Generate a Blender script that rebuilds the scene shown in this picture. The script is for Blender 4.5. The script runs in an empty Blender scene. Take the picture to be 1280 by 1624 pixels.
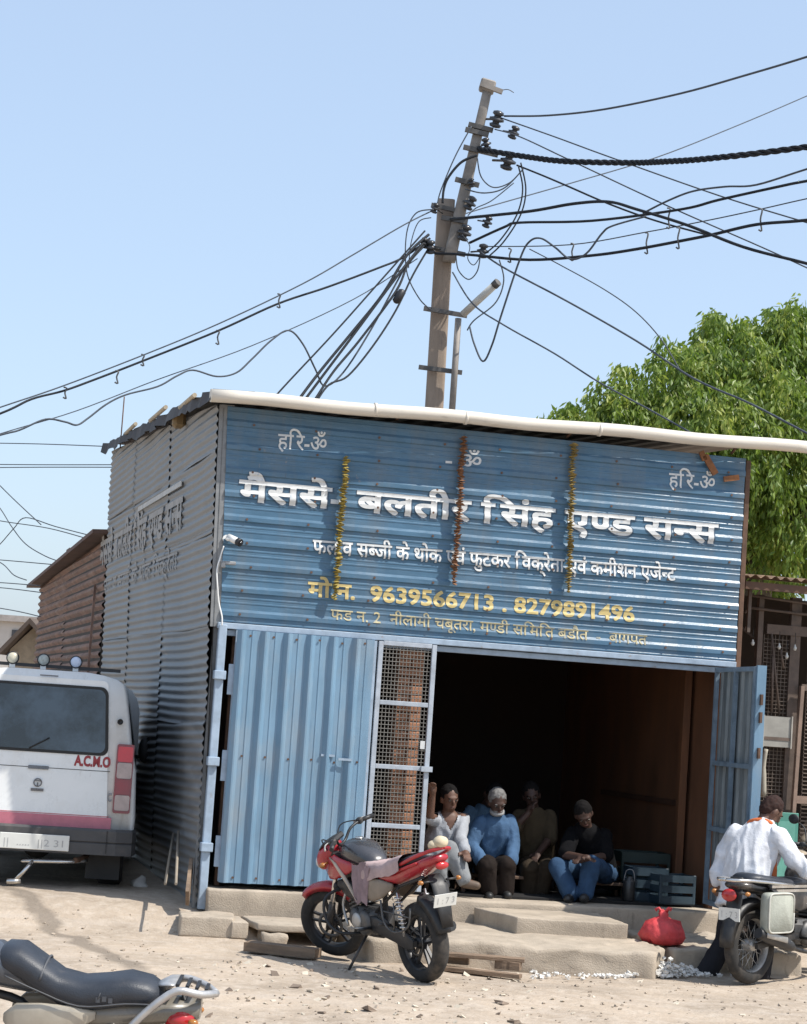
import bpy, bmesh, math, random
from mathutils import Vector, Matrix, Euler, noise as mnoise
random.seed(7)
sc = bpy.context.scene
COL = sc.collection
R = math.radians
V3 = Vector

# ------------------------------------------------------------------ camera
FPX = 3300.0                      # focal length in photograph pixels (1280 wide)
PITCH, ROLL = R(5.52), R(3.9)
CAM = V3((0, 0, 2.03))
ROT = Matrix.Rotation(math.pi/2 + PITCH, 3, 'X') @ Matrix.Rotation(ROLL, 3, 'Z')
cd = bpy.data.cameras.new('camera')
cd.sensor_fit = 'HORIZONTAL'; cd.sensor_width = 36.0; cd.lens = FPX/1280*36.0
cd.clip_start = 0.1; cd.clip_end = 2000
cam = bpy.data.objects.new('camera', cd); COL.objects.link(cam)
cam.matrix_world = Matrix.Translation(CAM) @ ROT.to_4x4()
sc.camera = cam

# ------------------------------------------------------------------ world and sun
SUN = V3((0.53, -0.213, 0.82)).normalized()      # direction towards the sun
w = bpy.data.worlds.new('World'); sc.world = w; w.use_nodes = True
nt = w.node_tree
sky = nt.nodes.new('ShaderNodeTexSky'); sky.sky_type = 'NISHITA'; sky.sun_disc = False
sky.sun_elevation = math.asin(SUN.z); sky.sun_rotation = math.atan2(SUN.x, SUN.y)
sky.air_density = 1.0; sky.dust_density = 1.8; sky.ozone_density = 1.6
hz = nt.nodes.new('ShaderNodeMix'); hz.data_type = 'RGBA'; hz.inputs[0].default_value = .58      # an even dust haze over the whole sky
hz.inputs[7].default_value = (2.3, 2.85, 3.6, 1)
nt.links.new(sky.outputs[0], hz.inputs[6]); nt.links.new(hz.outputs[2], nt.nodes['Background'].inputs[0])
nt.nodes['Background'].inputs[1].default_value = 0.15
sd = bpy.data.lights.new('sun', 'SUN'); sd.energy = 3.35; sd.angle = R(0.5); sd.color = (1.0, 0.955, 0.88)
so = bpy.data.objects.new('sun', sd); COL.objects.link(so)
so.rotation_euler = SUN.to_track_quat('Z', 'Y').to_euler(); so.location = (10, 0, 20)
sc.view_settings.view_transform = 'Standard'; sc.view_settings.look = 'None'
sc.view_settings.exposure = 0.74; sc.view_settings.gamma = 1.0

# ------------------------------------------------------------------ places: a photograph pixel at a true distance
def ray(u, v): return ROT @ V3(((u-640)/FPX, -(v-812)/FPX, -1.0))
def at(u, v, Y):
    d = ray(u, v); return CAM + d*(Y/d.y)
def proj(p):
    q = ROT.transposed() @ (V3(p)-CAM); return 640+FPX*q.x/-q.z, 812-FPX*q.y/-q.z
YAW = R(13.5)
S0 = at(330, 1402, 17.8); S0 = V3((S0.x, S0.y, 0))        # left front corner of the shop
EX = V3((math.cos(YAW), math.sin(YAW), 0)); EY = V3((-math.sin(YAW), math.cos(YAW), 0))
def W(x, y, z): return S0 + EX*x + EY*y + V3((0, 0, z))     # shop frame -> world
def sl(u, v, yl=0.0):                                       # pixel on the shop's plane y = yl -> shop frame
    d = ray(u, v); t = (yl-(CAM-S0).dot(EY))/d.dot(EY); p = CAM+d*t
    return V3(((p-S0).dot(EX), yl, p.z))
def sw(u, v, yl=0.0):                                       # the same, in the world
    p = sl(u, v, yl); return W(p.x, p.y, p.z)
def lerp(a, b, t): return a+(b-a)*t
def interp(x, xs, ys):
    if x <= xs[0]: return ys[0]
    for i in range(1, len(xs)):
        if x <= xs[i]: return lerp(ys[i-1], ys[i], (x-xs[i-1])/(xs[i]-xs[i-1]))
    return ys[-1]
def sstep(a, b, x):
    t = min(1, max(0, (x-a)/(b-a))); return t*t*(3-2*t)
def gz(x, y):                                               # height of the ground
    z = interp(y, [-5, 10, 15.3, 16.6, 18.6, 60], [-.35, -.15, .085, .085, .12, .5])
    z += 0.19*sstep(16.9, 18.0, y)*(1-sstep(-1.5, -0.2, x))
    return z
def gzn(x, y):
    z = gz(x, y)
    if 5 < y < 30 and abs(x) < 9:
        z += 0.020*mnoise.noise((x*1.1, y*1.1, 0))+0.010*mnoise.noise((x*3.7, y*3.7, 5))+0.005*mnoise.noise((x*11, y*11, 9))
        z += 0.006*max(0, mnoise.noise((x*6, y*3, 21)))
    return z

# ------------------------------------------------------------------ materials
MATS = {}
def M(name, col, rough=.6, metal=0.0, var=.18, scale=6.0, bump=0.0, bscale=60.0, spec=.5, col2=None, thr=(.35, .65), stretch=None, trans=0, alpha=1.0, coat=0.0):
    if name in MATS: return MATS[name]
    m = bpy.data.materials.new(name); m.use_nodes = True; MATS[name] = m
    t = m.node_tree; n = t.nodes; b = n['Principled BSDF']
    b.inputs['Roughness'].default_value = rough; b.inputs['Metallic'].default_value = metal
    b.inputs['Specular IOR Level'].default_value = spec
    if coat: b.inputs['Coat Weight'].default_value = coat; b.inputs['Coat Roughness'].default_value = .08
    if trans: b.inputs['Transmission Weight'].default_value = trans
    b.inputs['Alpha'].default_value = alpha
    tc = n.new('ShaderNodeTexCoord'); mp = n.new('ShaderNodeMapping')
    t.links.new(tc.outputs['Object'], mp.inputs[0])
    if stretch: mp.inputs['Scale'].default_value = stretch
    nz = n.new('ShaderNodeTexNoise'); nz.inputs['Scale'].default_value = scale; nz.inputs['Detail'].default_value = 8; nz.inputs['Roughness'].default_value = .62
    t.links.new(mp.outputs[0], nz.inputs['Vector'])
    cr = n.new('ShaderNodeValToRGB'); e = cr.color_ramp.elements
    e[0].position, e[1].position = thr
    c2 = col2 or tuple(min(1, c*(1+var)) for c in col)
    c1 = col if col2 else tuple(c*(1-var) for c in col)
    e[0].color = (*c1, 1); e[1].color = (*c2, 1)
    t.links.new(nz.outputs[0], cr.inputs[0]); t.links.new(cr.outputs[0], b.inputs['Base Color'])
    mr = n.new('ShaderNodeMapRange'); mr.inputs[1].default_value = .3; mr.inputs[2].default_value = .7
    mr.inputs[3].default_value = max(.03, rough-.1); mr.inputs[4].default_value = min(1, rough+.12)
    t.links.new(nz.outputs[0], mr.inputs[0]); t.links.new(mr.outputs[0], b.inputs['Roughness'])
    if bump:
        nb = n.new('ShaderNodeTexNoise'); nb.inputs['Scale'].default_value = bscale; nb.inputs['Detail'].default_value = 6
        t.links.new(mp.outputs[0], nb.inputs['Vector'])
        bp = n.new('ShaderNodeBump'); bp.inputs['Strength'].default_value = bump; bp.inputs['Distance'].default_value = .02
        t.links.new(nb.outputs[0], bp.inputs['Height']); t.links.new(bp.outputs[0], b.inputs['Normal'])
    return m
def overlay(m, col, scale, lo, hi, stretch=(1, 1, 1), amount=1.0, rough=None, seed=0.0):
    """a second layer of dust, rust or wear mixed over a material's colour by its own noise"""
    t = m.node_tree; n = t.nodes; b = n['Principled BSDF']
    src = b.inputs['Base Color'].links[0].from_socket
    tc = n.new('ShaderNodeTexCoord'); mp = n.new('ShaderNodeMapping'); mp.inputs['Scale'].default_value = stretch; mp.inputs['Location'].default_value = (seed, seed, seed)
    t.links.new(tc.outputs['Object'], mp.inputs[0])
    nz = n.new('ShaderNodeTexNoise'); nz.inputs['Scale'].default_value = scale; nz.inputs['Detail'].default_value = 7; nz.inputs['Roughness'].default_value = .65
    t.links.new(mp.outputs[0], nz.inputs['Vector'])
    mr = n.new('ShaderNodeMapRange'); mr.inputs[1].default_value = lo; mr.inputs[2].default_value = hi; mr.inputs[3].default_value = 0; mr.inputs[4].default_value = amount
    t.links.new(nz.outputs[0], mr.inputs[0])
    mx = n.new('ShaderNodeMix'); mx.data_type = 'RGBA'
    t.links.new(mr.outputs[0], mx.inputs[0]); t.links.new(src, mx.inputs[6]); mx.inputs[7].default_value = (*col, 1)
    t.links.new(mx.outputs[2], b.inputs['Base Color'])
    return m

# ------------------------------------------------------------------ mesh helpers
class MB:
    def __init__(s): s.v = []; s.f = []; s.sm = []
    def add(s, vs, fs, smooth=False):
        k = len(s.v); s.v += [V3(p) for p in vs]
        s.f += [tuple(i+k for i in f) for f in fs]; s.sm += [smooth]*len(fs); return s
    def box(s, c, d, rot=None, ch=0.0):
        x, y, z = d[0]/2, d[1]/2, d[2]/2; c = V3(c)
        if ch:
            vs = []; 
            for sz in (-1, 1):
                for (ax, ay) in ((-x+ch, -y), (x-ch, -y), (x, -y+ch), (x, y-ch), (x-ch, y), (-x+ch, y), (-x, y-ch), (-x, -y+ch)):
                    vs.append(V3((ax, ay, sz*(z-ch))))
            for sz in (-1, 1):
                for (ax, ay) in ((-x+ch, -y+ch), (x-ch, -y+ch), (x-ch, y-ch), (-x+ch, y-ch)): vs.append(V3((ax, ay, sz*z)))
            fs = [tuple((i, (i+1) % 8, (i+1) % 8+8, i+8)) for i in range(8)]
            fs += [(8, 9, 21, 20), (9, 10, 21), (10, 11, 22, 21), (11, 12, 22), (12, 13, 23, 22), (13, 14, 23), (14, 15, 20, 23), (15, 8, 20), (20, 21, 22, 23)]
            fs += [(1, 0, 16, 17), (2, 1, 17), (3, 2, 17, 18), (4, 3, 18), (5, 4, 18, 19), (6, 5, 19), (7, 6, 19, 16), (0, 7, 16), (19, 18, 17, 16)]
        else:
            vs = [V3((a, b, e)) for e in (-z, z) for (a, b) in ((-x, -y), (x, -y), (x, y), (-x, y))]
            fs = [(0, 1, 5, 4), (1, 2, 6, 5), (2, 3, 7, 6), (3, 0, 4, 7), (4, 5, 6, 7), (3, 2, 1, 0)]
        if rot is not None:
            m = rot if isinstance(rot, Matrix) else Euler(rot).to_matrix()
            vs = [m @ p for p in vs]
        return s.add([p+c for p in vs], fs)
    def bar(s, p0, p1, wd, ht, up=(0, 0, 1)):
        p0, p1 = V3(p0), V3(p1); d = (p1-p0).normalized(); up = V3(up)
        if abs(d.dot(up)) > .97: up = V3((0, 1, 0))
        a = d.cross(up).normalized()*wd/2; b = a.cross(d).normalized()*ht/2
        vs = [p+q for p in (p0, p1) for q in (-a-b, a-b, a+b, -a+b)]
        return s.add(vs, [(0, 1, 5, 4), (1, 2, 6, 5), (2, 3, 7, 6), (3, 0, 4, 7), (4, 5, 6, 7), (3, 2, 1, 0)])
    def tube(s, pts, r, n=8, caps=True, flat=1.0, smooth=True):
        pts = [V3(p) for p in pts]; k = len(pts)
        rs = r if isinstance(r, (list, tuple)) else [r]*k
        t0 = (pts[1]-pts[0]).normalized(); up = V3((0, 0, 1)) if abs(t0.z) < .9 else V3((0, 1, 0))
        a = t0.cross(up).normalized(); vs = []
        for i, p in enumerate(pts):
            t = (pts[min(i+1, k-1)]-pts[max(i-1, 0)]).normalized()
            a = (a-t*a.dot(t)).normalized(); b = t.cross(a)
            for j in range(n):
                th = 2*math.pi*j/n; vs.append(p+(a*math.cos(th)+b*math.sin(th)*flat)*rs[i])
        fs = [(i*n+j, i*n+(j+1) % n, (i+1)*n+(j+1) % n, (i+1)*n+j) for i in range(k-1) for j in range(n)]
        s.add(vs, fs, smooth)
        if caps:
            q = len(s.v)-len(vs)
            s.f += [tuple(q+j for j in reversed(range(n))), tuple(q+(k-1)*n+j for j in range(n))]; s.sm += [False, False]
        return s
    def loft(s, rings, closed=True, caps=True, smooth=True):
        n = len(rings[0]); vs = [p for r in rings for p in r]; m = n if closed else n-1
        fs = [(i*n+j, i*n+(j+1) % n, (i+1)*n+(j+1) % n, (i+1)*n+j) for i in range(len(rings)-1) for j in range(m)]
        q = len(s.v); s.add(vs, fs, smooth)
        if caps:
            s.f += [tuple(q+j for j in reversed(range(n))), tuple(q+(len(rings)-1)*n+j for j in range(n))]; s.sm += [smooth, smooth]
        return s
    def ell(s, c, r, seg=14, rings=9, rot=None):
        c = V3(c); vs = []; fs = []
        m = rot.to_3x3() if rot is not None else Matrix.Identity(3)
        for i in range(rings+1):
            ph = math.pi*i/rings
            for j in range(seg):
                th = 2*math.pi*j/seg
                vs.append(c+m @ V3((r[0]*math.sin(ph)*math.cos(th), r[1]*math.sin(ph)*math.sin(th), r[2]*math.cos(ph))))
        for i in range(rings):
            for j in range(seg):
                a, b = i*seg+j, i*seg+(j+1) % seg
                if i == 0: fs.append((a, b+seg, a+seg)[::-1] if False else (a, a+seg, b+seg))
                elif i == rings-1: fs.append((a, a+seg, b))
                else: fs.append((a, a+seg, b+seg, b))
        return s.add(vs, fs, True)
    def lathe(s, prof, c=(0, 0, 0), axis='Z', n=20, smooth=True, close=True):
        """prof: (radius, height) pairs; axis X, Y or Z or a matrix"""
        c = V3(c); m = axis if isinstance(axis, Matrix) else {'Z': Matrix.Identity(3), 'Y': Matrix.Rotation(-math.pi/2, 3, 'X'), 'X': Matrix.Rotation(math.pi/2, 3, 'Y')}[axis]
        rings = [[c+m @ V3((r*math.cos(2*math.pi*j/n), r*math.sin(2*math.pi*j/n), h)) for j in range(n)] for r, h in prof]
        return s.loft(rings, True, close, smooth)
    def prism(s, poly, d0, d1, axis='Y', smooth=False):
        """extrude a 2-D polygon along an axis from d0 to d1; poly is (x,z) for Y, (x,y) for Z, (y,z) for X"""
        f = {'Y': lambda p, d: V3((p[0], d, p[1])), 'Z': lambda p, d: V3((p[0], p[1], d)), 'X': lambda p, d: V3((d, p[0], p[1]))}[axis]
        n = len(poly); vs = [f(p, d0) for p in poly]+[f(p, d1) for p in poly]
        return s.add(vs, [(i, (i+1) % n, (i+1) % n+n, i+n) for i in range(n)]+[tuple(reversed(range(n))), tuple(range(n, 2*n))], smooth)
    def build(s, name, mat, parent=None, bevel=0.0, recalc=True):
        me = bpy.data.meshes.new(name); me.from_pydata([tuple(p) for p in s.v], [], s.f)
        if s.sm: me.polygons.foreach_set('use_smooth', s.sm)
        if recalc:
            bm = bmesh.new(); bm.from_mesh(me); bmesh.ops.recalc_face_normals(bm, faces=bm.faces); bm.to_mesh(me); bm.free()
        if mat is not None: me.materials.append(mat)
        me.update()
        o = bpy.data.objects.new(name, me); COL.objects.link(o)
        if parent is not None: o.parent = parent
        if bevel:
            b = o.modifiers.new('bevel', 'BEVEL'); b.width = bevel; b.segments = 2; b.limit_method = 'ANGLE'
        return o
def tag(o, label, cat=None, group=None, kind=None):
    if label: o['label'] = label
    if cat: o['category'] = cat
    if group: o['group'] = group
    if kind: o['kind'] = kind
    return o
def thing(name, label, cat, loc=(0, 0, 0), rz=0.0, group=None, rot=None):
    o = bpy.data.objects.new(name, None); COL.objects.link(o); o.empty_display_size = .1
    o.location = loc; o.rotation_euler = rot if rot is not None else (0, 0, rz)
    return tag(o, label, cat, group)
def copy_tree(o, parent=None):
    c = o.copy(); COL.objects.link(c); c.parent = parent
    for ch in list(o.children): copy_tree(ch, c)
    return c
def sring(c, a, b, e=2.0, n=16):
    """superellipse ring round c spanned by the half-axes a and b"""
    c, a, b = V3(c), V3(a), V3(b); out = []
    for j in range(n):
        t = 2*math.pi*j/n; x, y = math.cos(t), math.sin(t)
        out.append(c+a*(abs(x)**(2/e)*(1 if x >= 0 else -1))+b*(abs(y)**(2/e)*(1 if y >= 0 else -1)))
    return out
def crom(pts, k=6):
    """Catmull-Rom through 3-D points"""
    pts = [V3(p) for p in pts]; out = []
    for i in range(len(pts)-1):
        p0 = pts[max(i-1, 0)]; p1 = pts[i]; p2 = pts[i+1]; p3 = pts[min(i+2, len(pts)-1)]
        for j in range(k):
            t = j/k
            out.append(.5*((2*p1)+(p2-p0)*t+(2*p0-5*p1+4*p2-p3)*t*t+(3*p1-p0-3*p2+p3)*t*t*t))
    return out+[pts[-1]]

# ------------------------------------------------------------------ lettering (Blender's own built-in font)
WORK = bpy.data.scenes.new('workshop')          # a bench of its own, so that making one shape does not re-evaluate the place
def evaluated(o):
    WORK.collection.objects.link(o); WORK.view_layers[0].update(); dg = WORK.view_layers[0].depsgraph
    me = bpy.data.meshes.new_from_object(o.evaluated_get(dg)); WORK.collection.objects.unlink(o)
    return me
_GL = {}; _AD = {}
def glyph(ch, bold):
    k = (ch, bold)
    if k not in _GL:
        c = bpy.data.curves.new('t', 'FONT'); c.body = ch; c.resolution_u = 3; c.offset = bold
        c.dimensions = '2D'; c.fill_mode = 'FRONT'
        o = bpy.data.objects.new('t', c); _GL[k] = evaluated(o)
        bpy.data.objects.remove(o); bpy.data.curves.remove(c)
    return _GL[k]
def _xmax(m): return max((v.co.x for v in m.vertices), default=0)
def adv(ch):
    if ch not in _AD: _AD[ch] = _xmax(glyph(ch+'।', 0.0))-_xmax(glyph('।', 0.0))
    return _AD[ch]
def text_bm(tokens, bold=0.0):
    """strings, or (letter, share of its width kept) for a half letter; each glyph sits a hair above the one before"""
    bm = bmesh.new(); x = 0; k = 0
    for tok in tokens:
        seq = [(tok[0], tok[1])] if isinstance(tok, tuple) else [(c, None) for c in tok]
        for ch, clip in seq:
            a = adv(ch)
            if ch != ' ':
                base = min(bold, .010); e = bold-base      # a thicker stroke is the letter brushed over several times
                for q, (ex_, ey_) in enumerate(((0, 0), (e, e), (-e, e), (e, -e), (-e, -e)) if e > .004 else ((0, 0),)):
                    b = bmesh.new(); b.from_mesh(glyph(ch, base))
                    if clip:
                        bmesh.ops.bisect_plane(b, geom=b.verts[:]+b.edges[:]+b.faces[:], plane_co=(a*clip, 0, 0), plane_no=(1, 0, 0), clear_outer=True)
                    bmesh.ops.translate(b, verts=b.verts, vec=(x+ex_, ey_, (k % 4)*.0009+q*.00016))
                    me = bpy.data.meshes.new('x'); b.to_mesh(me); b.free(); bm.from_mesh(me); bpy.data.meshes.remove(me)
            x += a*(clip or 1); k += 1
    return bm, x
# ================================================================== the ground
def ground():
    xs = [-600, -250, -100, -50, -25, -14, -9]+[-8+.1*i for i in range(161)]+[9, 14, 25, 50, 100, 250, 600]
    ys = [-60, -20, 0, 4, 7]+[8+.1*i for i in range(125)]+[21+.5*i for i in range(20)]+[32, 38, 50, 80, 140, 300, 700, 1500]
    vs = [(x, y, gzn(x, y)) for y in ys for x in xs]; n = len(xs)
    fs = [(j*n+i, j*n+i+1, (j+1)*n+i+1, (j+1)*n+i) for j in range(len(ys)-1) for i in range(n-1)]
    m = M('dusty_earth', (.385, .315, .245), .95, var=.16, scale=1.3, bump=.55, bscale=28, spec=.15)
    overlay(m, (.50, .43, .355), 9, .45, .72, amount=.8)
    overlay(m, (.20, .16, .12), 2.2, .60, .74, (1, 2.2, 1), .45, seed=3.3)
    overlay(m, (.17, .14, .11), 38, .62, .70, amount=.55, seed=8)
    overlay(m, (.235, .19, .145), .55, .50, .70, (1, 3.0, 1), .55, seed=12)
    overlay(m, (.42, .36, .30), 1.7, .52, .68, (.7, 3.5, 1), .6, seed=15)
    # dark streak: a shadow of the cables painted into the ground colour
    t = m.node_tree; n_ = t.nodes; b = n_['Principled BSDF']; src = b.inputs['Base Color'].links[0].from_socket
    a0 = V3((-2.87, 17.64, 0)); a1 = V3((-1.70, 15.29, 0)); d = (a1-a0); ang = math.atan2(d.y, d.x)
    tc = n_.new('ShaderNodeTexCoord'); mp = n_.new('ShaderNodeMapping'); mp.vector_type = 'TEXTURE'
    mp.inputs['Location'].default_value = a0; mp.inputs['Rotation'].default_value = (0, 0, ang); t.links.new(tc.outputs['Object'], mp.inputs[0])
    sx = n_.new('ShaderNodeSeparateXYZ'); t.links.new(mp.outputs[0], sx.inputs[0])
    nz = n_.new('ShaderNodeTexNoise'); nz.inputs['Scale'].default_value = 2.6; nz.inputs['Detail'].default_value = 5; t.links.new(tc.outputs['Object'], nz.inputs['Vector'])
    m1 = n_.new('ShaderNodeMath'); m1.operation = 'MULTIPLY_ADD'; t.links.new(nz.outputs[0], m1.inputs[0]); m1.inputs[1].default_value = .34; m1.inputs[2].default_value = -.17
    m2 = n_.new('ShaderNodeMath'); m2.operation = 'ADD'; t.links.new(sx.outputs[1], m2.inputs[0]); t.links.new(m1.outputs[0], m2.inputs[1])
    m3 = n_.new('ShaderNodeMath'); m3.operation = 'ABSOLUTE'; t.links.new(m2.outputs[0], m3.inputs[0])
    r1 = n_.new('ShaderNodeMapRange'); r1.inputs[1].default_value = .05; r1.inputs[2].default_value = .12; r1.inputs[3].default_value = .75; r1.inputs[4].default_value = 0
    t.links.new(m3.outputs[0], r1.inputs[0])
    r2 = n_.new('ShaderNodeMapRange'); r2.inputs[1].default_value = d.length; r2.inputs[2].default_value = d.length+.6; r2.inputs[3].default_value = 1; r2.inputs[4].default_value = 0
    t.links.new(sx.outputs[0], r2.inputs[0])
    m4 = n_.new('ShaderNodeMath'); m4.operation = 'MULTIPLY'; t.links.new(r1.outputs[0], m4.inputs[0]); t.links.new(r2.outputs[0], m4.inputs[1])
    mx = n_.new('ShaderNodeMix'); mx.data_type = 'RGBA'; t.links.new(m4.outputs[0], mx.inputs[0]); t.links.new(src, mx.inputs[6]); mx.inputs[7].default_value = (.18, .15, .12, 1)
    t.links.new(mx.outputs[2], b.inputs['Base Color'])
    mb = MB(); mb.add(vs, fs, True)
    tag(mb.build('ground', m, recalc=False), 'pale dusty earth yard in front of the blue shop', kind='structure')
ground()

# ================================================================== materials of the shop
BLUE = M('blue_paint', (.074, .15, .228), .24, spec=.26, var=.14, scale=3, bump=.05, bscale=25, stretch=(1, 1, 4))
overlay(BLUE, (.115, .19, .265), 5, .5, .75, (.6, 1, 5), .55)
overlay(BLUE, (.145, .17, .19), 2.0, .46, .72, (2.2, 1, .5), .6, seed=2)
overlay(BLUE, (.10, .075, .06), 22, .66, .72, (1.6, 1, .12), .5, seed=9)
overlay(BLUE, (.30, .24, .19), 14, .66, .74, (1, 1, .4), .7, seed=5)
DOORBLUE = M('door_blue_paint', (.15, .255, .355), .45, var=.1, scale=3, stretch=(2, 1, .5), bump=.05, bscale=25)
overlay(DOORBLUE, (.235, .33, .41), 4, .5, .75, (4, 1, .4), .5)
overlay(DOORBLUE, (.30, .24, .20), 16, .68, .75, (1, 1, .6), .7, seed=4)
overlay(DOORBLUE, (.33, .31, .28), 1.6, .50, .80, (1.5, 1, .6), .55, seed=7)
overlay(DOORBLUE, (.12, .09, .075), 20, .67, .73, (1.5, 1, .15), .5, seed=9)
FRAME = M('pale_blue_steel', (.30, .38, .47), .5, var=.15, scale=9)
overlay(FRAME, (.27, .19, .14), 13, .62, .72, amount=.7)
GALV = M('grey_sheet', (.205, .212, .216), .55, .15, var=.22, scale=2.2, stretch=(.6, .6, 3), bump=.05, bscale=30)
overlay(GALV, (.24, .245, .245), 1.1, .45, .7, amount=.55)
overlay(GALV, (.19, .165, .14), 7, .64, .76, (1, 1, .35), .55, seed=3)
RUST = M('rusty_sheet', (.215, .13, .098), .85, var=.35, scale=3, stretch=(.7, .7, 3))
overlay(RUST, (.30, .23, .19), 2, .48, .7, amount=.6)
CONC = M('concrete', (.40, .34, .27), .9, var=.14, scale=4, bump=.3, bscale=90, spec=.2)
overlay(CONC, (.22, .185, .15), 1.5, .50, .72, (1, 1, .6), .65)
overlay(CONC, (.17, .145, .12), 11, .60, .70, (1, 1, .3), .6, seed=4)
overlay(CONC, (.45, .385, .31), 8, .58, .7, amount=.5, seed=6)
WHITEP = M('white_lettering', (.60, .61, .60), .6, var=.05, scale=25)
overlay(WHITEP, (.25, .33, .42), 22, .56, .70, amount=.75)
DARKP = M('dark_outline_paint', (.035, .075, .125), .6, var=.1, scale=20)
YELP = M('yellow_lettering', (.52, .41, .17), .6, var=.1, scale=25)
overlay(YELP, (.2, .26, .3), 30, .60, .72, amount=.7)
FADEP = M('faded_yellow_lettering', (.44, .385, .225), .7, var=.1, scale=25)
overlay(FADEP, (.13, .20, .27), 20, .50, .66, amount=.8)
WORNP = M('worn_white_lettering', (.36, .345, .325), .8, var=.15, scale=12)
overlay(WORNP, (.25, .245, .23), 10, .50, .66, amount=.9)
STEEL = M('dull_steel', (.30, .30, .30), .45, .7, var=.2, scale=10)
BLACKP = M('black_plastic', (.018, .018, .02), .45, var=.3, scale=10)
WOOD = M('grey_wood', (.20, .14, .095), .85, var=.3, scale=3, stretch=(.6, 6, 6), bump=.3, bscale=20)
RUSTBAR = M('rusty_steel', (.13, .075, .05), .8, .2, var=.35, scale=9)

# ================================================================== the shop
shop = thing('market_shop', 'blue corrugated metal shop with Hindi lettering above its open front', 'shop', S0, YAW)
FL = .465                                     # shop floor
Z0, Z1, XR = 2.705, 4.56, 4.655               # sign panel
PIT = .2045
BP = []
for k in range(-1, 11):
    zc = Z0+.085+k*PIT
    BP += [(zc-.040, 0), (zc-.030, .0145), (zc+.006, .0145), (zc+.029, 0), (zc+.074, 0), (zc+.079, .003), (zc+.089, .003), (zc+.094, 0), (zc+.116, 0), (zc+.121, .003), (zc+.131, .003), (zc+.136, 0)]
BP = sorted(BP)
BZ = [b[0] for b in BP]; BV = [b[1] for b in BP]
def prof(z): return interp(z, BZ, BV)
zs = [Z0]+[z for z in BZ if Z0+.002 < z < Z1-.002]+[Z1]
def signwave(x, z): return .010*mnoise.noise((x*.9, z*1.7, 3))+.005*mnoise.noise((x*2.6, z*6, 8))
sb = MB(); nx = 60
vs = []
for z in zs:
    for i in range(nx+1):
        x = -.02+(XR+.02)*i/nx-(1-i/nx)**6*lerp(.045, .125, (z-Z0)/(Z1-Z0))
        vs.append((x, -prof(z)+signwave(x, z), z))
sb.add(vs, [(j*(nx+1)+i, j*(nx+1)+i+1, (j+1)*(nx+1)+i+1, (j+1)*(nx+1)+i) for j in range(len(zs)-1) for i in range(nx)])
sign = sb.build('sign_panel', BLUE, shop, recalc=False)
sb = MB(); sb.box(((XR-.02)/2, .05, (Z0+Z1)/2), (XR-.04, .03, Z1-Z0-.02)); sb.build('sign_backing', BLUE, shop)

def split_words(tokens):
    """word by word: (tokens of the word, where it starts), and the width of the whole line"""
    out, cur, x, x0 = [], [], 0.0, 0.0
    for tok in tokens:
        for c, clip in ([tok] if isinstance(tok, tuple) else [(c, None) for c in tok]):
            if c == ' ':
                if cur: out.append((cur, x0)); cur = []
            else:
                if not cur: x0 = x
                cur.append((c, clip) if clip else c)
            x += adv(c)*(clip or 1)
    if cur: out.append((cur, x0))
    return out, x
def sign_text(tokens, p0, p1, size, mat, bold=0.0, d=.003, name='lettering'):
    """letters painted on the ribbed panel from p0 to p1 (shop x, baseline z): cut at each fold and laid on it"""
    ws, wd = split_words(tokens); sx = (p1[0]-p0[0])/wd; rise = (p1[1]-p0[1])/(p1[0]-p0[0])
    for wtok, wx in ws:
        bm, _ = text_bm(wtok, bold); X0 = p0[0]+wx*sx; Z_ = p0[1]+wx*sx*rise
        bmesh.ops.transform(bm, verts=bm.verts, matrix=Matrix(((sx, 0, 0, X0), (sx*rise, size, 0, Z_), (0, 0, 1, 0), (0, 0, 0, 1))))
        lo = min(v.co.y for v in bm.verts); hi = max(v.co.y for v in bm.verts); xa = min(v.co.x for v in bm.verts); xb_ = max(v.co.x for v in bm.verts)
        for zb in BZ:
            if lo < zb < hi:
                bmesh.ops.bisect_plane(bm, geom=bm.verts[:]+bm.edges[:]+bm.faces[:], plane_co=(0, zb, 0), plane_no=(0, 1, 0), dist=1e-6)
        for k in range(nx+1):
            xb = -.02+(XR+.02)*k/nx
            if xa < xb < xb_: bmesh.ops.bisect_plane(bm, geom=bm.verts[:]+bm.edges[:]+bm.faces[:], plane_co=(xb, 0, 0), plane_no=(1, 0, 0), dist=1e-6)
        for v in bm.verts:
            x, z, l = v.co; v.co = (x, -prof(z)+signwave(x, z)-d-l*.7, z)
        me = bpy.data.meshes.new(name); bm.to_mesh(me); bm.free(); me.materials.append(mat)
        o = bpy.data.objects.new(name, me); COL.objects.link(o); o.parent = sign
def pz(u, v): p = sl(u, v); return (p.x, p.z)
REPH = 'े'
L1 = ["मैस", "स"+REPH, "- बलतीर ि", "संह ए", ("ण", .6), "ड स", ("न", .62), "स"]
a, b = pz(379, 793), pz(1135, 862)
for dd, mt, bo, dx, dz in ((.0025, DARKP, .050, .004, -.006), (.0055, WHITEP, .026, 0, 0)):
    sign_text(L1, (a[0]+dx, a[1]+dz), (b[0]+dx, b[1]+dz), .275, mt, bo, dd)
L2 = ["फल व स", ("ब", .62), "जी के थोक एवं फुटकर िवक", ] 
L2 = ["फल व स", ("ब", .62), "जी के थोक एवं फुटकर िवक्रेता एवं कमीशन एजे", ("न", .62), "ट"]
a, b = pz(495, 877), pz(1070, 921)
for dd, mt, bo, dx, dz in ((.0025, DARKP, .034, .002, -.003), (.0055, WHITEP, .016, 0, 0)):
    sign_text(L2, (a[0]+dx, a[1]+dz), (b[0]+dx, b[1]+dz), .18, mt, bo, dd)
a, b = pz(488, 945), pz(1006, 986)
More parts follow.
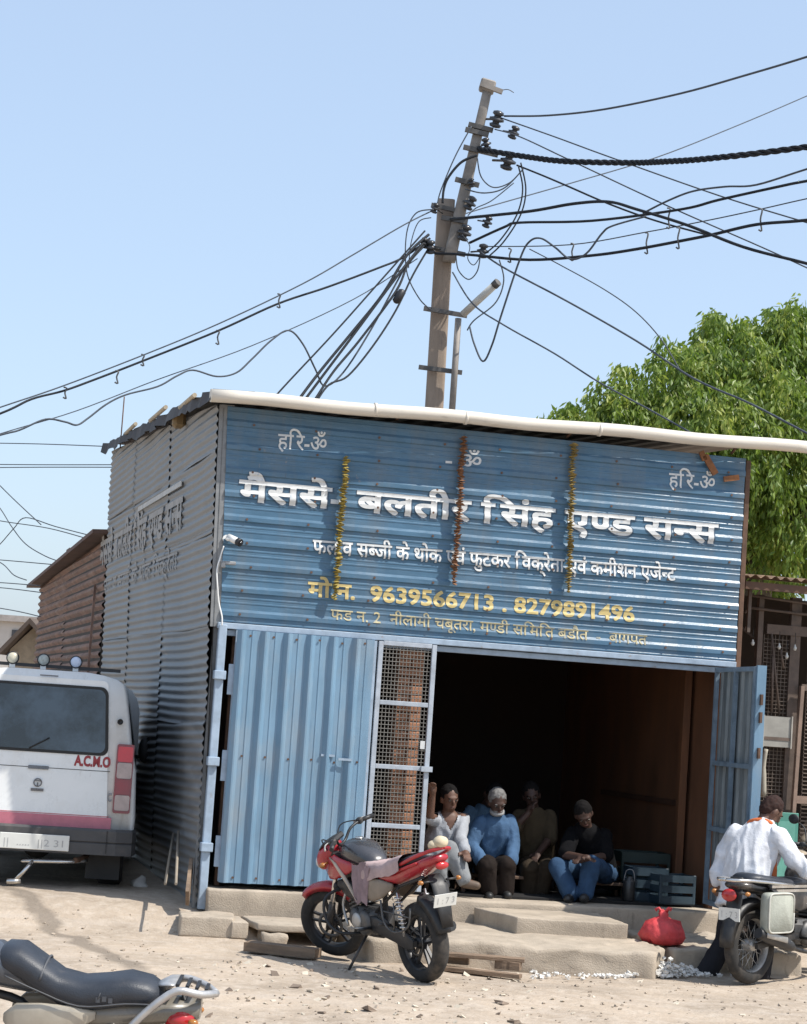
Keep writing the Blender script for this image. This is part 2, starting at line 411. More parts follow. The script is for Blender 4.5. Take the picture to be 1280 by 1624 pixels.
sign_text(["मो.न.  9639566713 . 8279891496"], a, b, .19, YELP, .026, .0045)
a, b = pz(524, 982), pz(1025, 1023)
sign_text(["फड न. 2  नीलामी चबूतरा, म", ("ण", .6), "डी सिमित बडौत  -  बागपत"], a, b, .135, FADEP, .010, .0045)
for q0, q1 in (((440, 711), (518, 717)), ((1060, 772), (1134, 778))):
    sign_text(["हिर-ॐ"], pz(*q0), pz(*q1), .20, WHITEP, .014, .004)
sign_text(["- ॐ"], pz(705, 740), pz(764, 744), .19, WHITEP, .014, .004)

# screws along the ribs of the sign
mb = MB(); rgs = random.Random(21)
for k in range(9):
    z = Z0+.085+k*PIT-.012
    for i in range(9):
        x = .12+i*.55+rgs.uniform(-.04, .04); c = V3((x, -prof(z)+signwave(x, z)-.002, z)); mb.tube([c, c-V3((0, .006, 0))], .011, 6)
sk = mb.build('screws', RUSTBAR, sign); sk['kind'] = 'stuff'
# --- frame of the front
def shbox(name, c, d, mat, rot=None, bevel=0.0, ch=0.0):
    mb = MB(); mb.box(c, d, rot, ch); return mb.build(name, mat, shop, bevel)
shbox('lintel_beam', (2.28, -.015, 2.672), (4.74, .06, .052), FRAME, bevel=.006)
shbox('lintel_beam', (2.28, .03, 2.615), (4.72, .05, .05), FRAME, bevel=.006)
shbox('corner_post', (-.045, -.02, 1.48), (.07, .07, 2.4), FRAME, bevel=.008)
shbox('corner_post', (4.70, .06, 2.4), (.05, .05, 4.3), RUSTBAR, bevel=.006)
mb = MB(); mb.bar((-.085, .03, 2.66), (-.15, .03, 4.57), .13, .05, up=(0, 1, 0)); mb.build('corner_post', GALV, shop)
mb = MB(); mb.bar((-.085, .06, .28), (-.085, .06, 2.68), .06, .05, up=(0, 1, 0)); mb.build('corner_post', GALV, shop)
for z in (2.25, 1.52, .80):
    shbox('hinge_clamp', (-.045, -.035, z), (.10, .11, .075), FRAME, bevel=.006)
    shbox('hinge_strap', (.055, -.04, z-.03), (.05, .02, .26), FRAME, bevel=.004)
shbox('door_jamb', (.085, .10, 1.55), (.04, .05, 2.15), RUSTBAR)

# --- folded sheet door, standing shut
door = MB(); xs, hs = [], []
x = .075
while x < 1.29:
    for dx, h in ((0, 0), (.036, .040), (.050, .040), (.082, .004), (.125, .004), (.129, .009), (.137, .009), (.141, .004)):
        if x+dx < 1.30: xs.append(x+dx); hs.append(h)
    x += .2005
zz = [.515+i*(2.645-.515)/28 for i in range(29)]
vs = [(xx, -.075-h+.009*mnoise.noise((xx*2, z*1.5, 1))+.004*mnoise.noise((xx*6, z*4, 5)), z) for z in zz for xx, h in zip(xs, hs)]
n = len(xs)
door.add(vs, [(j*n+i, j*n+i+1, (j+1)*n+i+1, (j+1)*n+i) for j in range(28) for i in range(n-1)])
dp = door.build('sheet_door', DOORBLUE, shop, recalc=False); dp['label'] = 'blue folded sheet door leaf with upright ribs'
so_ = dp.modifiers.new('thick', 'SOLIDIFY'); so_.thickness = .003
for z in (2.60, 1.58, .56): mb = MB(); mb.box((.69, -.045, z), (1.15, .03, .045)); mb.build('door_rail', FRAME, dp)
for x in (.09, 1.285): mb = MB(); mb.box((x, -.047, 1.58), (.04, .032, 2.12)); mb.build('door_stile', FRAME, dp)
mb = MB()
for z in (2.60, 1.58, .56):
    for i in range(6): c = V3((.19+i*.2005, -.082, z+.012*math.sin(i*3))); mb.tube([c, c-V3((0, .007, 0))], .010, 6)
sk = mb.build('screws', RUSTBAR, dp); sk['kind'] = 'stuff'
for c_ in ((1.08, -.118, 1.605), (.93, -.10, 1.63)):
    mb = MB(); mb.box(c_, (.12, .012, .02)); mb.build('door_latch', FRAME, dp)

# --- wire gate leaf
gx0, gx1 = 1.325, 1.845
gt = [2.628, 2.115, 1.565, 1.06, .53]
GATE = M('pale_gate_steel', (.36, .40, .45), .5, var=.15, scale=9); overlay(GATE, (.25, .18, .14), 12, .62, .72, amount=.6)
g = MB()
for x in (gx0+.02, gx1-.02): g.box((x, -.03, 1.575), (.042, .04, 2.13))
gate = g.build('wire_gate', GATE, shop, .004); gate['label'] = 'pale steel gate leaf filled with woven wire'
for z in gt:
    g = MB(); g.box(((gx0+gx1)/2, -.028, z), (gx1-gx0-.085, .034, .04)); g.build('rail', GATE, gate, .004)
WIRE = M('mesh_wire', (.20, .19, .17), .5, .4, var=.2, scale=8)
for i in range(4):
    g = MB(); za, zb = gt[i+1]+.018, gt[i]-.018
    for k in range(1, 14):
        x = gx0+.04+(gx1-gx0-.08)*k/14; g.bar((x, -.03, za), (x, -.03, zb), .006, .006)
    m_ = int(round((zb-za)/.034))
    for k in range(1, m_):
        z = za+(zb-za)*k/m_; g.bar((gx0+.038, -.034, z), (gx1-.038, -.034, z), .006, .006)
    o = g.build('wire_mesh', WIRE, gate); o['kind'] = 'stuff'
g = MB(); g.box((gx1-.025, -.06, 1.565), (.10, .03, .045)); g.build('gate_latch', GATE, gate)
g = MB(); g.box((gx1-.075, -.055, 1.77), (.04, .012, .07)); g.build('gate_tag', WHITEP, gate)

# --- right leaf, swung open towards the yard
hx = sl(1143, 1060, -.05).x
leaf_end = sl(1208, 1048, -1.18)
la = math.atan2(-1.13, leaf_end.x-hx)
leaf = MB(); LW = math.hypot(leaf_end.x-hx, 1.13)
dv = V3((math.cos(la), math.sin(la), 0)); nv = V3((-math.sin(la), math.cos(la), 0))
if nv.x > 0: nv = -nv                                  # the inner face looks to the left
def lp(s, z, d=0.0): q = V3((hx, -.05, 0))+dv*s+nv*d; return V3((q.x, q.y, z))
n_ = int(LW/.2); prof_d = []
s_ = .02
while s_ < LW-.02:
    for dx, h in ((0, 0), (.04, -.038), (.055, -.038), (.085, 0), (.14, 0)):
        if s_+dx < LW-.01: prof_d.append((s_+dx, h))
    s_ += .2
zz = [.53+i*2.10/10 for i in range(11)]
vs = [lp(s, z, h) for z in zz for s, h in prof_d]; n = len(prof_d)
leaf.add(vs, [(j*n+i, j*n+i+1, (j+1)*n+i+1, (j+1)*n+i) for j in range(10) for i in range(n-1)])
OPENBACK = M('weathered_grey_sheet', (.17, .20, .215), .55, .2, var=.3, scale=4, stretch=(2, 2, .5)); overlay(OPENBACK, (.30, .33, .33), 3, .5, .7, (3, 3, .5), .6)
lf = leaf.build('open_door_leaf', OPENBACK, shop, recalc=False); lf['label'] = 'door leaf swung open, its grey inner side showing'
q = lf.modifiers.new('thick', 'SOLIDIFY'); q.thickness = .003
BGS = M('blue_grey_steel', (.16, .22, .28), .5, var=.2, scale=9)
for s in (.02, LW*.5, LW-.03): mb = MB(); mb.bar(lp(s, .53, .035), lp(s, 2.63, .035), .04, .035, up=nv); mb.build('leaf_stile', BGS, lf)
for z in (.55, 1.20, 1.78, 2.61): mb = MB(); mb.bar(lp(.04, z, .033), lp(LW-.04, z, .033), .03, .04); mb.build('leaf_rail', BGS, lf)
mb = MB(); mb.bar(lp(LW+.012, .53, .0), lp(LW+.012, 2.64, .0), .035, .08, up=nv)
mb.build('leaf_edge', DOORBLUE, lf)
for z in (2.35, 2.2, 1.9):
    mb = MB(); mb.box(lp(LW+.035, z, .0), (.02, .05, .09)); mb.build('leaf_hinge', RUSTBAR, lf)

# --- side wall of overlapping corrugated sheets
vp = ray(-215, 1073); vp = V3((vp.x, vp.y, 0)).normalized()
WD = V3((vp.dot(EX), vp.dot(EY), 0)); WN = V3((-WD.y, WD.x, 0))        # along the wall, outwards
if WN.x > 0: WN = -WN
pr = None
def side_hit(u, v):
    d = ray(u, v); nW = EX*WN.x+EY*WN.y; t = (S0-CAM).dot(nW)/d.dot(nW); p = CAM+d*t
    return (p-S0).dot(EX*WD.x+EY*WD.y), p.z
ztop0 = 4.57
LEAN = .032                                    # the wall leans outwards
ow = V3((-.075, 0, 0))
def wall_world(s, z, off=0.0):
    p = ow+WD*s+WN*(off+LEAN*(z-.4)); return W(p.x, p.y, z)
SL_ = 5.0
for it in range(60):
    ztop1 = 5.0
    for k in range(30):
        u_, v_ = proj(wall_world(SL_, ztop1)); ztop1 += (v_-716)*.004
    SL_ += (u_-181)*.02
def wtop(s): return lerp(ztop0, ztop1, s/SL_)
def wall_sheet(s0, s1, z0, z1, lay, tilt, name, mat, par, base, phase=0.0, bow=0.0, zt=None, pit=.076, amp=.0088, lean=0.0, nz=.014):
    rows = int((z1-z0)/pit*8); cols = max(5, int((s1-s0)/.35)); vs = []
    for j in range(rows+1):
        for i in range(cols+1):
            s = lerp(s0, s1, i/cols); zr = lerp(z0, z1, j/rows)
            z = zr+tilt*(s-s0)+bow*math.sin(math.pi*i/cols)
            o_ = lay+amp*math.sin(2*math.pi*(zr+phase)/pit)+nz*mnoise.noise((s*1.3, zr*1.6, z0*3))
            if zt: 
                t_ = zt(s); 
                if z > t_: z = t_
            p = base+WD*s+WN*(o_+lean*(z-.4)); vs.append((p.x, p.y, z))
    mb = MB(); mb.add(vs, [(j*(cols+1)+i, j*(cols+1)+i+1, (j+1)*(cols+1)+i+1, (j+1)*(cols+1)+i) for j in range(rows) for i in range(cols)], True)
    return mb.build(name, mat, par, recalc=False)
cols_s = [(0, SL_*.36), (SL_*.355, SL_*.70), (SL_*.695, SL_)]
rows_z = [(.26, 1.04), (1.0, 1.86), (1.82, 2.70), (2.66, 3.50), (3.46, 4.2), (4.16, ztop1+.02)]
for ci, (s0, s1) in enumerate(cols_s):
    for ri, (z0, z1) in enumerate(rows_z):
        if ci == 2 and ri == 1: s1_ = s1-.35
        else: s1_ = s1
        tl = random.uniform(-.006, .006)+(-.02 if ri <= 1 and ci < 2 else 0)
        wall_sheet(s0, s1_, z0, z1, .012+.006*(ri % 2)+.004*ci, tl, 'corrugated_sheet', GALV, shop, ow, random.random()*.05, random.uniform(-.015, .01), wtop, lean=LEAN)
# inner lining, so that no light enters between the sheets
mb = MB()
p0 = ow-WN*.03; p1 = ow+WD*SL_-WN*.03
q0 = p0+WN*LEAN*4.1; q1 = p1+WN*LEAN*4.5
mb.add([(p0.x, p0.y, .2), (p1.x, p1.y, .2), (q1.x, q1.y, ztop1-.03), (q0.x, q0.y, ztop0-.03)], [(0, 1, 2, 3)])
mb.build('wall_lining', M('dark_lining', (.05, .042, .036), .9), shop)
# worn lettering on the side wall
def side_text(tokens, s0, s1, z, size, mat, bold):
    bm, wd = text_bm(tokens, bold); k = (s1-s0)/wd
    vs = []
    for v in bm.verts:
        s = s1-(v.co.x*k); zz_ = z+v.co.y*size
        p = ow+WD*s+WN*(.030+v.co.z+LEAN*(zz_-.4)); v.co = (p.x, p.y, zz_)
    me = bpy.data.meshes.new('side_lettering'); bm.to_mesh(me); bm.free(); me.materials.append(mat)
    o = bpy.data.objects.new('side_lettering', me); COL.objects.link(o); o.parent = shop
s_a, z_a = side_hit(325, 806); s_b, _ = side_hit(186, 880)
side_text(["मैसस"+REPH+" बलतीर ि", "संह ए", ("ण", .6), "ड स", ("न", .62), "स"], s_a, s_b, z_a-.20, .46, WORNP, .03)
side_text(["फल व स", ("ब", .62), "जी के थोक िवक्रेता"], s_a+.2, s_b-.6, z_a-.58, .26, WORNP, .012)
s_c, z_c = side_hit(326, 770); s_d, _ = side_hit(253, 808)
mb = MB(); q0 = ow+WD*s_c+WN*.155; q1 = ow+WD*s_d+WN*.155
mb.bar((q0.x, q0.y, z_c), (q1.x, q1.y, z_c), .012, .05); mb.build('side_batten', M('pale_batten', (.48, .47, .44), .7), shop)

# --- roof, gutter pipe and ragged roof edge
ROOFM = M('roof_sheet_grey', (.22, .21, .20), .6, .3, var=.25, scale=3)
GUT = M('dusty_pvc', (.60, .555, .48), .55, var=.08, scale=5, stretch=(.4, 3, 3)); overlay(GUT, (.36, .31, .25), 6, .58, .72, (.5, 2, 2), .6)
# the pipe hangs farther out at its left end
g0 = sl(334, 627, -.24); g1 = sl(1300, 712, -.12)
pts = [g0.lerp(g1, i/24)+V3((0, 0, .008*math.sin(i*.9))) for i in range(25)]
mb = MB(); back = ow+WD*SL_
n = 74; vs = []
for i in range(n+1):
    x = -.22+(XR+.45)*i/n; zc = .012*math.sin(i*2.1)
    t_ = (x-g0.x)/(g1.x-g0.x); gq = g0.lerp(g1, t_)
    vs.append((x, gq.y+.05, gq.z+.035+zc*.6)); vs.append((x+WD.x*SL_*.98, SL_*.98, ztop1+.09+zc))
mb.add(vs, [(2*i, 2*i+2, 2*i+3, 2*i+1) for i in range(n)]); rf = mb.build('roof_sheet', ROOFM, shop)
mb = MB(); mb.tube(pts, .057, 16); gp = mb.build('gutter_pipe', GUT, shop)
for t in (.255, .40, .62): 
    c = g0.lerp(g1, t); mb = MB(); mb.tube([c-V3((.012, 0, 0)), c+V3((.012, 0, 0))], .0615, 16); mb.build('pipe_joint', GUT, gp)
for t in (.02, .3, .58, .86): 
    c = g0.lerp(g1, t); mb = MB(); mb.bar(c+V3((0, 0, .0)), (c.x, .05, 4.60), .02, .02); mb.build('pipe_bracket', RUSTBAR, gp)
TARP = M('black_tarpaulin', (.045, .042, .045), .7, var=.4, scale=7)
mb = MB(); rg = random.Random(4); n = 46; vs = []
for i in range(n+1):
    s = -.25+(SL_+.35)*i/n; p = ow+WD*s+WN*LEAN*4.2; z = wtop(max(0, s))
    o1 = .10+.05*rg.random(); dr = .06+.05*rg.random()**2
    vs += [(p.x+.25, p.y, z+.10), (p.x+WN.x*o1, p.y+WN.y*o1, z+.08+.02*rg.random()), (p.x+WN.x*(o1+.02), p.y+WN.y*(o1+.02), z-dr+.05)]
mb.add(vs, [f for i in range(n) for f in ((3*i, 3*i+1, 3*i+4, 3*i+3), (3*i+1, 3*i+2, 3*i+5, 3*i+4))])
tp = mb.build('roof_tarpaulin', TARP, shop, recalc=False); tp['label'] = 'ragged black sheet along the side roof edge'
for s, ln, tz in ((.5, 1.1, .1), (2.4, 1.4, .13), (4.8, 1.2, .12)):
    a_ = ow+WD*s+WN*.29; b_ = ow+WD*(s+ln)+WN*.26
    mb = MB(); mb.tube([(a_.x, a_.y, wtop(s)+tz), (b_.x, b_.y, wtop(s+ln)+tz*.7)], .022, 7)
    mb.build('roof_pole', M('pale_bamboo', (.42, .35, .25), .7, var=.2, scale=8), shop)
mb = MB(); a_ = ow+WD*(SL_*.86)+WN*.2; mb.tube([(a_.x, a_.y, wtop(SL_*.8)), (a_.x, a_.y, wtop(SL_*.8)+.62)], .008, 5); mb.build('roof_rod', RUSTBAR, shop)
mb = MB(); a_ = ow+WD*1.9+WN*.22; mb.box((a_.x, a_.y, wtop(1.9)-.02), (.12, .16, .16), ch=.03); mb.build('side_bracket', M('brown_bracket', (.22, .15, .07), .8), shop)
# rust marks hanging under the gutter at the right
for (u, v), (u2, v2), wd in (((1118, 722), (1135, 752), .06), ((1148, 760), (1172, 757), .05), ((1112, 716), (1118, 730), .05)):
    a_, b_ = sl(u, v, -.045), sl(u2, v2, -.045); mb = MB(); mb.bar(a_, b_, .02, wd, up=(0, 0, 1))
    mb.build('rusty_bracket', M('orange_rust', (.20, .085, .035), .9, var=.3, scale=12), shop)

# --- inside: floor, walls, ceiling
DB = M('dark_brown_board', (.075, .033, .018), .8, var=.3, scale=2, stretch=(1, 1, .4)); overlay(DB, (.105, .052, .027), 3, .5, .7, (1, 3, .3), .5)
INK = M('shade_black_board', (.012, .011, .011), .9, var=.3, scale=2)  # near-black colour puts the interior's shade into ceiling and floor
shbox('back_wall', (2.4, 4.6, 2.5), (4.7, .06, 4.1), M('shade_brown_wall', (.030, .018, .013), .9, var=.3, scale=1.5))  # brown darkened in the colour itself, for the shade deep inside
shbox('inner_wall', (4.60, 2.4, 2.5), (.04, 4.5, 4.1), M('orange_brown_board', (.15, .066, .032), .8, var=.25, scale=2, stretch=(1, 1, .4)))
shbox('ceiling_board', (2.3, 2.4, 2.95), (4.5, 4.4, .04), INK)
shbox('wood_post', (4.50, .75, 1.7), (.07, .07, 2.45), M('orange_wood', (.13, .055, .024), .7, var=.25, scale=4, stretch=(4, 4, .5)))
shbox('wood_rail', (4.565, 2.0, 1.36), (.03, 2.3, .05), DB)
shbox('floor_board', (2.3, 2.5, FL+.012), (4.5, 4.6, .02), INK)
# brick pier behind the wire gate
PIER = M('pier_mortar', (.30, .155, .095), .9)
BRK = M('red_brick', (.34, .165, .095), .9, var=.25, scale=9, bump=.2, bscale=50)
mb = MB(); mb.box((1.665, .26, 1.54), (.235, .205, 2.14)); pier = mb.build('brick_pier', PIER, shop)
bk = MB(); bk.box((0, 0, 0), (.225, .105, .066), ch=.006); proto = bk.build('brick', BRK, pier)
half = MB(); half.box((0, 0, 0), (.108, .105, .066), ch=.006); hproto = half.build('brick', BRK, pier)
k = 0
for r in range(27):
    z = FL+.045+r*.0785
    for j in range(1 if r % 2 == 0 else 2):
        src_ = proto if r % 2 == 0 else hproto
        o = src_ if (r == 0 or (r == 1 and j == 0)) else src_.copy()
        if o is not src_: COL.objects.link(o)
        o.location = (1.665 if r % 2 == 0 else 1.608+j*.115, .165-.012+random.uniform(-.003, .003), z); o.rotation_euler = (0, 0, random.uniform(-.01, .01))

# --- plinth
def slab(name, poly, z0, z1, par=None, mat=CONC, jit=.012, seed=1, label=None, cat=None, bev=.02):
    """rough cast block: polygon in shop coordinates, edges broken by noise"""
    bm = bmesh.new(); vs = [bm.verts.new((p[0], p[1], z1)) for p in poly]; f = bm.faces.new(vs)
    r = bmesh.ops.extrude_face_region(bm, geom=[f]); 
    for v in r['geom']:
        if isinstance(v, bmesh.types.BMVert): v.co.z = z0
    bmesh.ops.recalc_face_normals(bm, faces=bm.faces)
    bmesh.ops.bevel(bm, geom=bm.edges[:], offset=bev, segments=2, affect='EDGES', profile=.6)
    for it in range(5):
        es = [e for e in bm.edges if e.calc_length() > .06]
        if not es: break
        bmesh.ops.subdivide_edges(bm, edges=es, cuts=1, use_grid_fill=True)
    bmesh.ops.triangulate(bm, faces=[f for f in bm.faces if len(f.verts) > 4])
    for v in bm.verts:
        q = v.co*4+V3((seed*7.1, 0, 0)); v.co += mnoise.noise_vector(q)*jit+mnoise.noise_vector(q*4)*jit*.5+mnoise.noise_vector(q*11)*jit*.22
    me = bpy.data.meshes.new(name); bm.to_mesh(me); bm.free(); me.materials.append(mat)
    for p in me.polygons: p.use_smooth = True
    o = bpy.data.objects.new(name, me); COL.objects.link(o)
    if par is not None: o.parent = par
    else: o.location = S0; o.rotation_euler = (0, 0, YAW)
    if label: tag(o, label, cat)
    return o
slab('plinth', [(-.02, -.14), (4.78, -.14), (4.78, 4.6), (-.02, 4.6)], .02, FL, shop, jit=.008)
# ================================================================== steps and loose slabs before the shop
slab('concrete_apron', [(1.05, -.16), (1.05, -1.62), (3.30, -1.98), (3.52, -1.55), (3.46, -.16)], .02, .285, label='long low concrete apron with a rounded broken edge before the shop', cat='step', jit=.032, seed=2, bev=.035)
slab('concrete_apron', [(3.62, -.16), (3.64, -1.45), (4.75, -1.50), (4.80, -.16)], .02, .275, label='short concrete slab under the red bag', cat='step', jit=.03, seed=3, bev=.025)
slab('concrete_step', [(2.30, -.16), (2.46, -.90), (3.38, -1.06), (3.42, -.16)], .24, .415, label='square cut concrete step block on the apron below the opening', cat='step', jit=.006, seed=4, bev=.012)
slab('concrete_slab', [(-.27, -.18), (-.30, -.66), (.12, -.72), (.20, -.18)], .12, .275, label='broken concrete slab at the foot of the blue corner post', cat='slab', jit=.016, seed=5, bev=.015)
slab('concrete_slab', [(.26, -.20), (.30, -.82), (1.02, -.86), (1.02, -.20)], .205, .262, label='thin concrete slab bridging a dark gap behind the red motorcycle', cat='slab', jit=.008, seed=6, bev=.012)
o = slab('concrete_slab', [(.10, -.30), (.10, -.74), (.24, -.74), (.24, -.30)], .13, .262, label='grey slab tilted between the two slabs left of the red motorcycle', cat='slab', jit=.006, seed=12, bev=.01)
slab('rubble_stone', [(.34, -.62), (.34, -.84), (.56, -.86), (.55, -.64)], .08, .20, label='pale stone lying in the gap under the thin slab', cat='stone', jit=.03, seed=7, bev=.03)
slab('rubble_stone', [(.86, -.5), (.86, -.7), (1.0, -.7), (1.0, -.5)], .06, .20, label='small stone under the right end of the thin slab', cat='stone', jit=.03, seed=8, bev=.03)
def plank(name, p0, p1, wd, th, label, z=None, mat=WOOD, tilt=0.0):
    p0, p1 = V3(p0), V3(p1); d = p1-p0; a = math.atan2(d.y, d.x)
    mb = MB(); n = 10; rings = []
    rg_ = random.Random(hash(label) % 1000 if False else len(label))
    for i in range(n+1):
        x = d.length*(i/n-.5); ww = wd/2*(1-.10*rg_.random())
        rings.append([V3((x, -ww, -th/2)), V3((x, ww, -th/2)), V3((x, ww, th/2+.004*rg_.random())), V3((x, -ww, th/2+.004*rg_.random()))])
    mb.loft(rings, smooth=False)
    o = mb.build(name, mat, None, .003); o.location = (p0+p1)/2; o.rotation_euler = (tilt, -math.asin(d.z/d.length), a)
    return tag(o, label, 'plank')
def gp_(u, v, z): 
    d = ray(u, v); return CAM+d*((z-CAM.z)/d.z)
plank('wood_plank', gp_(392, 1500, .135), gp_(505, 1512, .135), .16, .07, 'short weathered timber lying left of the red motorcycle')
plank('wood_plank', gp_(700, 1513, .215), gp_(832, 1523, .215), .12, .028, 'grey board on top of the broken pallet behind the rear wheel')
plank('wood_plank', gp_(700, 1535, .115), gp_(826, 1549, .11), .10, .03, 'split board on the ground under the broken pallet')
plank('wood_plank', gp_(700, 1520, .17), gp_(744, 1524, .17), .09, .06, 'short dark block holding up the left end of the pallet board')
plank('wood_plank', gp_(786, 1529, .17), gp_(826, 1533, .17), .09, .06, 'short dark block under the right end of the pallet board')
# red bag
def bag():
    mb = MB(); rings = []; c = sw(1051, 1478, -1.18); base = .275
    n = 40
    for z, r, e in ((0, .10, 2), (.015, .155, 2), (.06, .178, 2.1), (.12, .172, 2), (.17, .135, 2), (.205, .075, 2), (.222, .035, 2), (.25, .045, 2), (.268, .025, 2)):
        ring = sring((0, 0, z), (r, 0, 0), (0, r*.85, 0), e, n)
        rings.append([p*(1) + V3(p).normalized()*(.026*mnoise.noise(p*16)+.014*(1-2*abs(mnoise.noise(p*34))))*(1 if z > .01 else .3) for j, p in enumerate(ring)])
    mb.loft(rings)
    o = mb.build('red_bag', M('red_plastic_bag', (.55, .06, .065), .5, var=.2, scale=9, bump=.9, bscale=16, spec=.35)); o.location = (c.x, c.y, base)
    tag(o, 'full red plastic bag tied at the top beside the steps', 'bag')
    mb = MB(); mb.tube([(.01, 0, .25), (.04, -.01, .30), (.06, -.02, .29)], [.02, .012, .02], 6); mb.tube([(-.01, 0, .25), (-.04, .01, .295), (-.07, .01, .275)], [.02, .012, .018], 6)
    mb.build('bag_knot', MATS['red_plastic_bag'], o)
bag()
# white rubble pile, pebbles and scraps: small pieces nobody could count
def scatter(name, pts, smin, smax, mat, label, seed, flat=.6):
    rg = random.Random(seed); mb = MB()
    for x, y, z in pts:
        s = rg.uniform(smin, smax)*rg.uniform(.6, 1.2)
        m = Euler((rg.uniform(-.6, .6), rg.uniform(-.6, .6), rg.uniform(0, 6.3))).to_matrix()
        vs = [m @ V3((a*s*rg.uniform(.6, 1.2), b*s*rg.uniform(.6, 1.2), c*s*flat*rg.uniform(.6, 1.2))) + V3((x, y, z)) for c in (-.5, .5) for a, b in ((-.5, -.5), (.5, -.5), (.5, .5), (-.5, .5))]
        mb.add(vs, [(0, 1, 5, 4), (1, 2, 6, 5), (2, 3, 7, 6), (3, 0, 4, 7), (4, 5, 6, 7), (3, 2, 1, 0)])
    o = mb.build(name, mat, recalc=False); o['kind'] = 'stuff'; return tag(o, label)
rg = random.Random(11); pts = []
for i in range(1000):
    u = rg.gauss(1042, 36); v = 1549-abs(rg.gauss(0, 9))*max(.15, 1-abs(u-1050)/75)
    p = gp_(u, 1549+rg.uniform(-6, 2), .09); h = max(0, 1549-v)/205; pts.append((p.x, p.y, gz(p.x, p.y)+.012+h))
for i in range(110):
    p = gp_(rg.uniform(840, 1010), 1545+rg.gauss(0, 5), .09); pts.append((p.x, p.y, gz(p.x, p.y)+.01))
scatter('white_rubble', pts, .010, .036, M('white_chips', (.66, .64, .60), .9, var=.15, scale=15), 'heap of white plaster chips at the foot of the slab', 5)
pts = []
for i in range(1700):
    y = rg.uniform(11.0, 17.6); x = rg.uniform(-.235*y, .235*y)
    if x > -1.55 and y > 16.2+.2*x: continue
    pts.append((x, y, gzn(x, y)+.002))
scatter('pebbles', pts, .006, .026, M('earth_clods', (.33, .27, .21), .95, var=.25, scale=5), 'small stones and clods strewn over the dusty yard', 6)
pts = []
for i in range(330):
    y = rg.uniform(11.5, 17.0); x = rg.gauss(.2, 1.0)
    if y > 16.2+.2*x: continue
    pts.append((x, y, gzn(x, y)+.003))
scatter('pale_scraps', pts, .012, .05, M('straw_scraps', (.50, .44, .35), .9, var=.3, scale=3), 'pale scraps of straw and peel strewn on the yard', 7, .22)
pts = []
for i in range(38):
    x = rg.uniform(-1.9, 1.0); y = rg.uniform(13.5, 16.7)
    if y > 16.0+.15*x: continue
    pts.append((x, y, gzn(x, y)+.006))
scatter('dark_scraps', pts, .02, .075, M('brown_scraps', (.17, .13, .10), .9, var=.3, scale=3), 'dark bits of wood and litter on the yard', 8, .3)

# ================================================================== garlands, camera and cables on the sign
def garland(u0, v0, u1, v1, col, col2, label, seed):
    a, b = sl(u0, v0, -.052), sl(u1, v1, -.052); rg = random.Random(seed)
    o = thing('marigold_garland', label, 'garland', W(b.x, b.y, b.z), YAW, 'dried garlands hung on the sign')
    L = a.z-b.z; dx = a.x-b.x
    mb = MB(); mb.tube([(dx, .0, L), (dx*.5, -.006, L*.5), (0, 0, 0)], .004, 5); mb.build('string', M('garland_string', (.2, .17, .12), .9), o)
    m = M('garland_'+col, col2[0], .85, var=.35, scale=30, col2=col2[1]); mb = MB(); n = int(L/.021)
    for i in range(n):
        z = L*i/n; r = (.026+.016*rg.random())*(1.0 if i > 3 else .7)
        c = V3((dx*i/n+.014*mnoise.noise((z*2.5, seed, 0))+rg.uniform(-.008, .008), -.012+rg.uniform(-.006, .004), z))
        mm = Euler((rg.uniform(-.4, .4), rg.uniform(-.4, .4), rg.random()*6)).to_matrix()
        k = 9; ring = [c+mm @ V3((r*(1+.25*(j % 2))*math.cos(j*2*math.pi/k), .75*r*(1+.25*(j % 2))*math.sin(j*2*math.pi/k), rg.uniform(-.003, .003))) for j in range(k)]
        q = [c+mm @ V3((0, 0, .013)), c-mm @ V3((0, 0, .013))]
        mb.add(ring+q, [(j, (j+1) % k, k) for j in range(k)]+[((j+1) % k, j, k+1) for j in range(k)])
    f = mb.build('flowers', m, o, recalc=False); f['kind'] = 'stuff'
garland(549, 722, 530, 950, 'yellow', ((.16, .12, .03), (.36, .28, .06)), 'dried yellow garland hanging over the left part of the sign', 1)
garland(736, 690, 719, 926, 'rust', ((.12, .055, .03), (.24, .12, .06)), 'rust brown dried garland hanging in the middle of the sign', 2)
garland(909, 702, 901, 938, 'olive', ((.13, .095, .03), (.30, .22, .07)), 'olive brown dried garland hanging right of the sign middle', 3)
CW = M('white_plastic', (.75, .75, .73), .4, var=.06, scale=10)
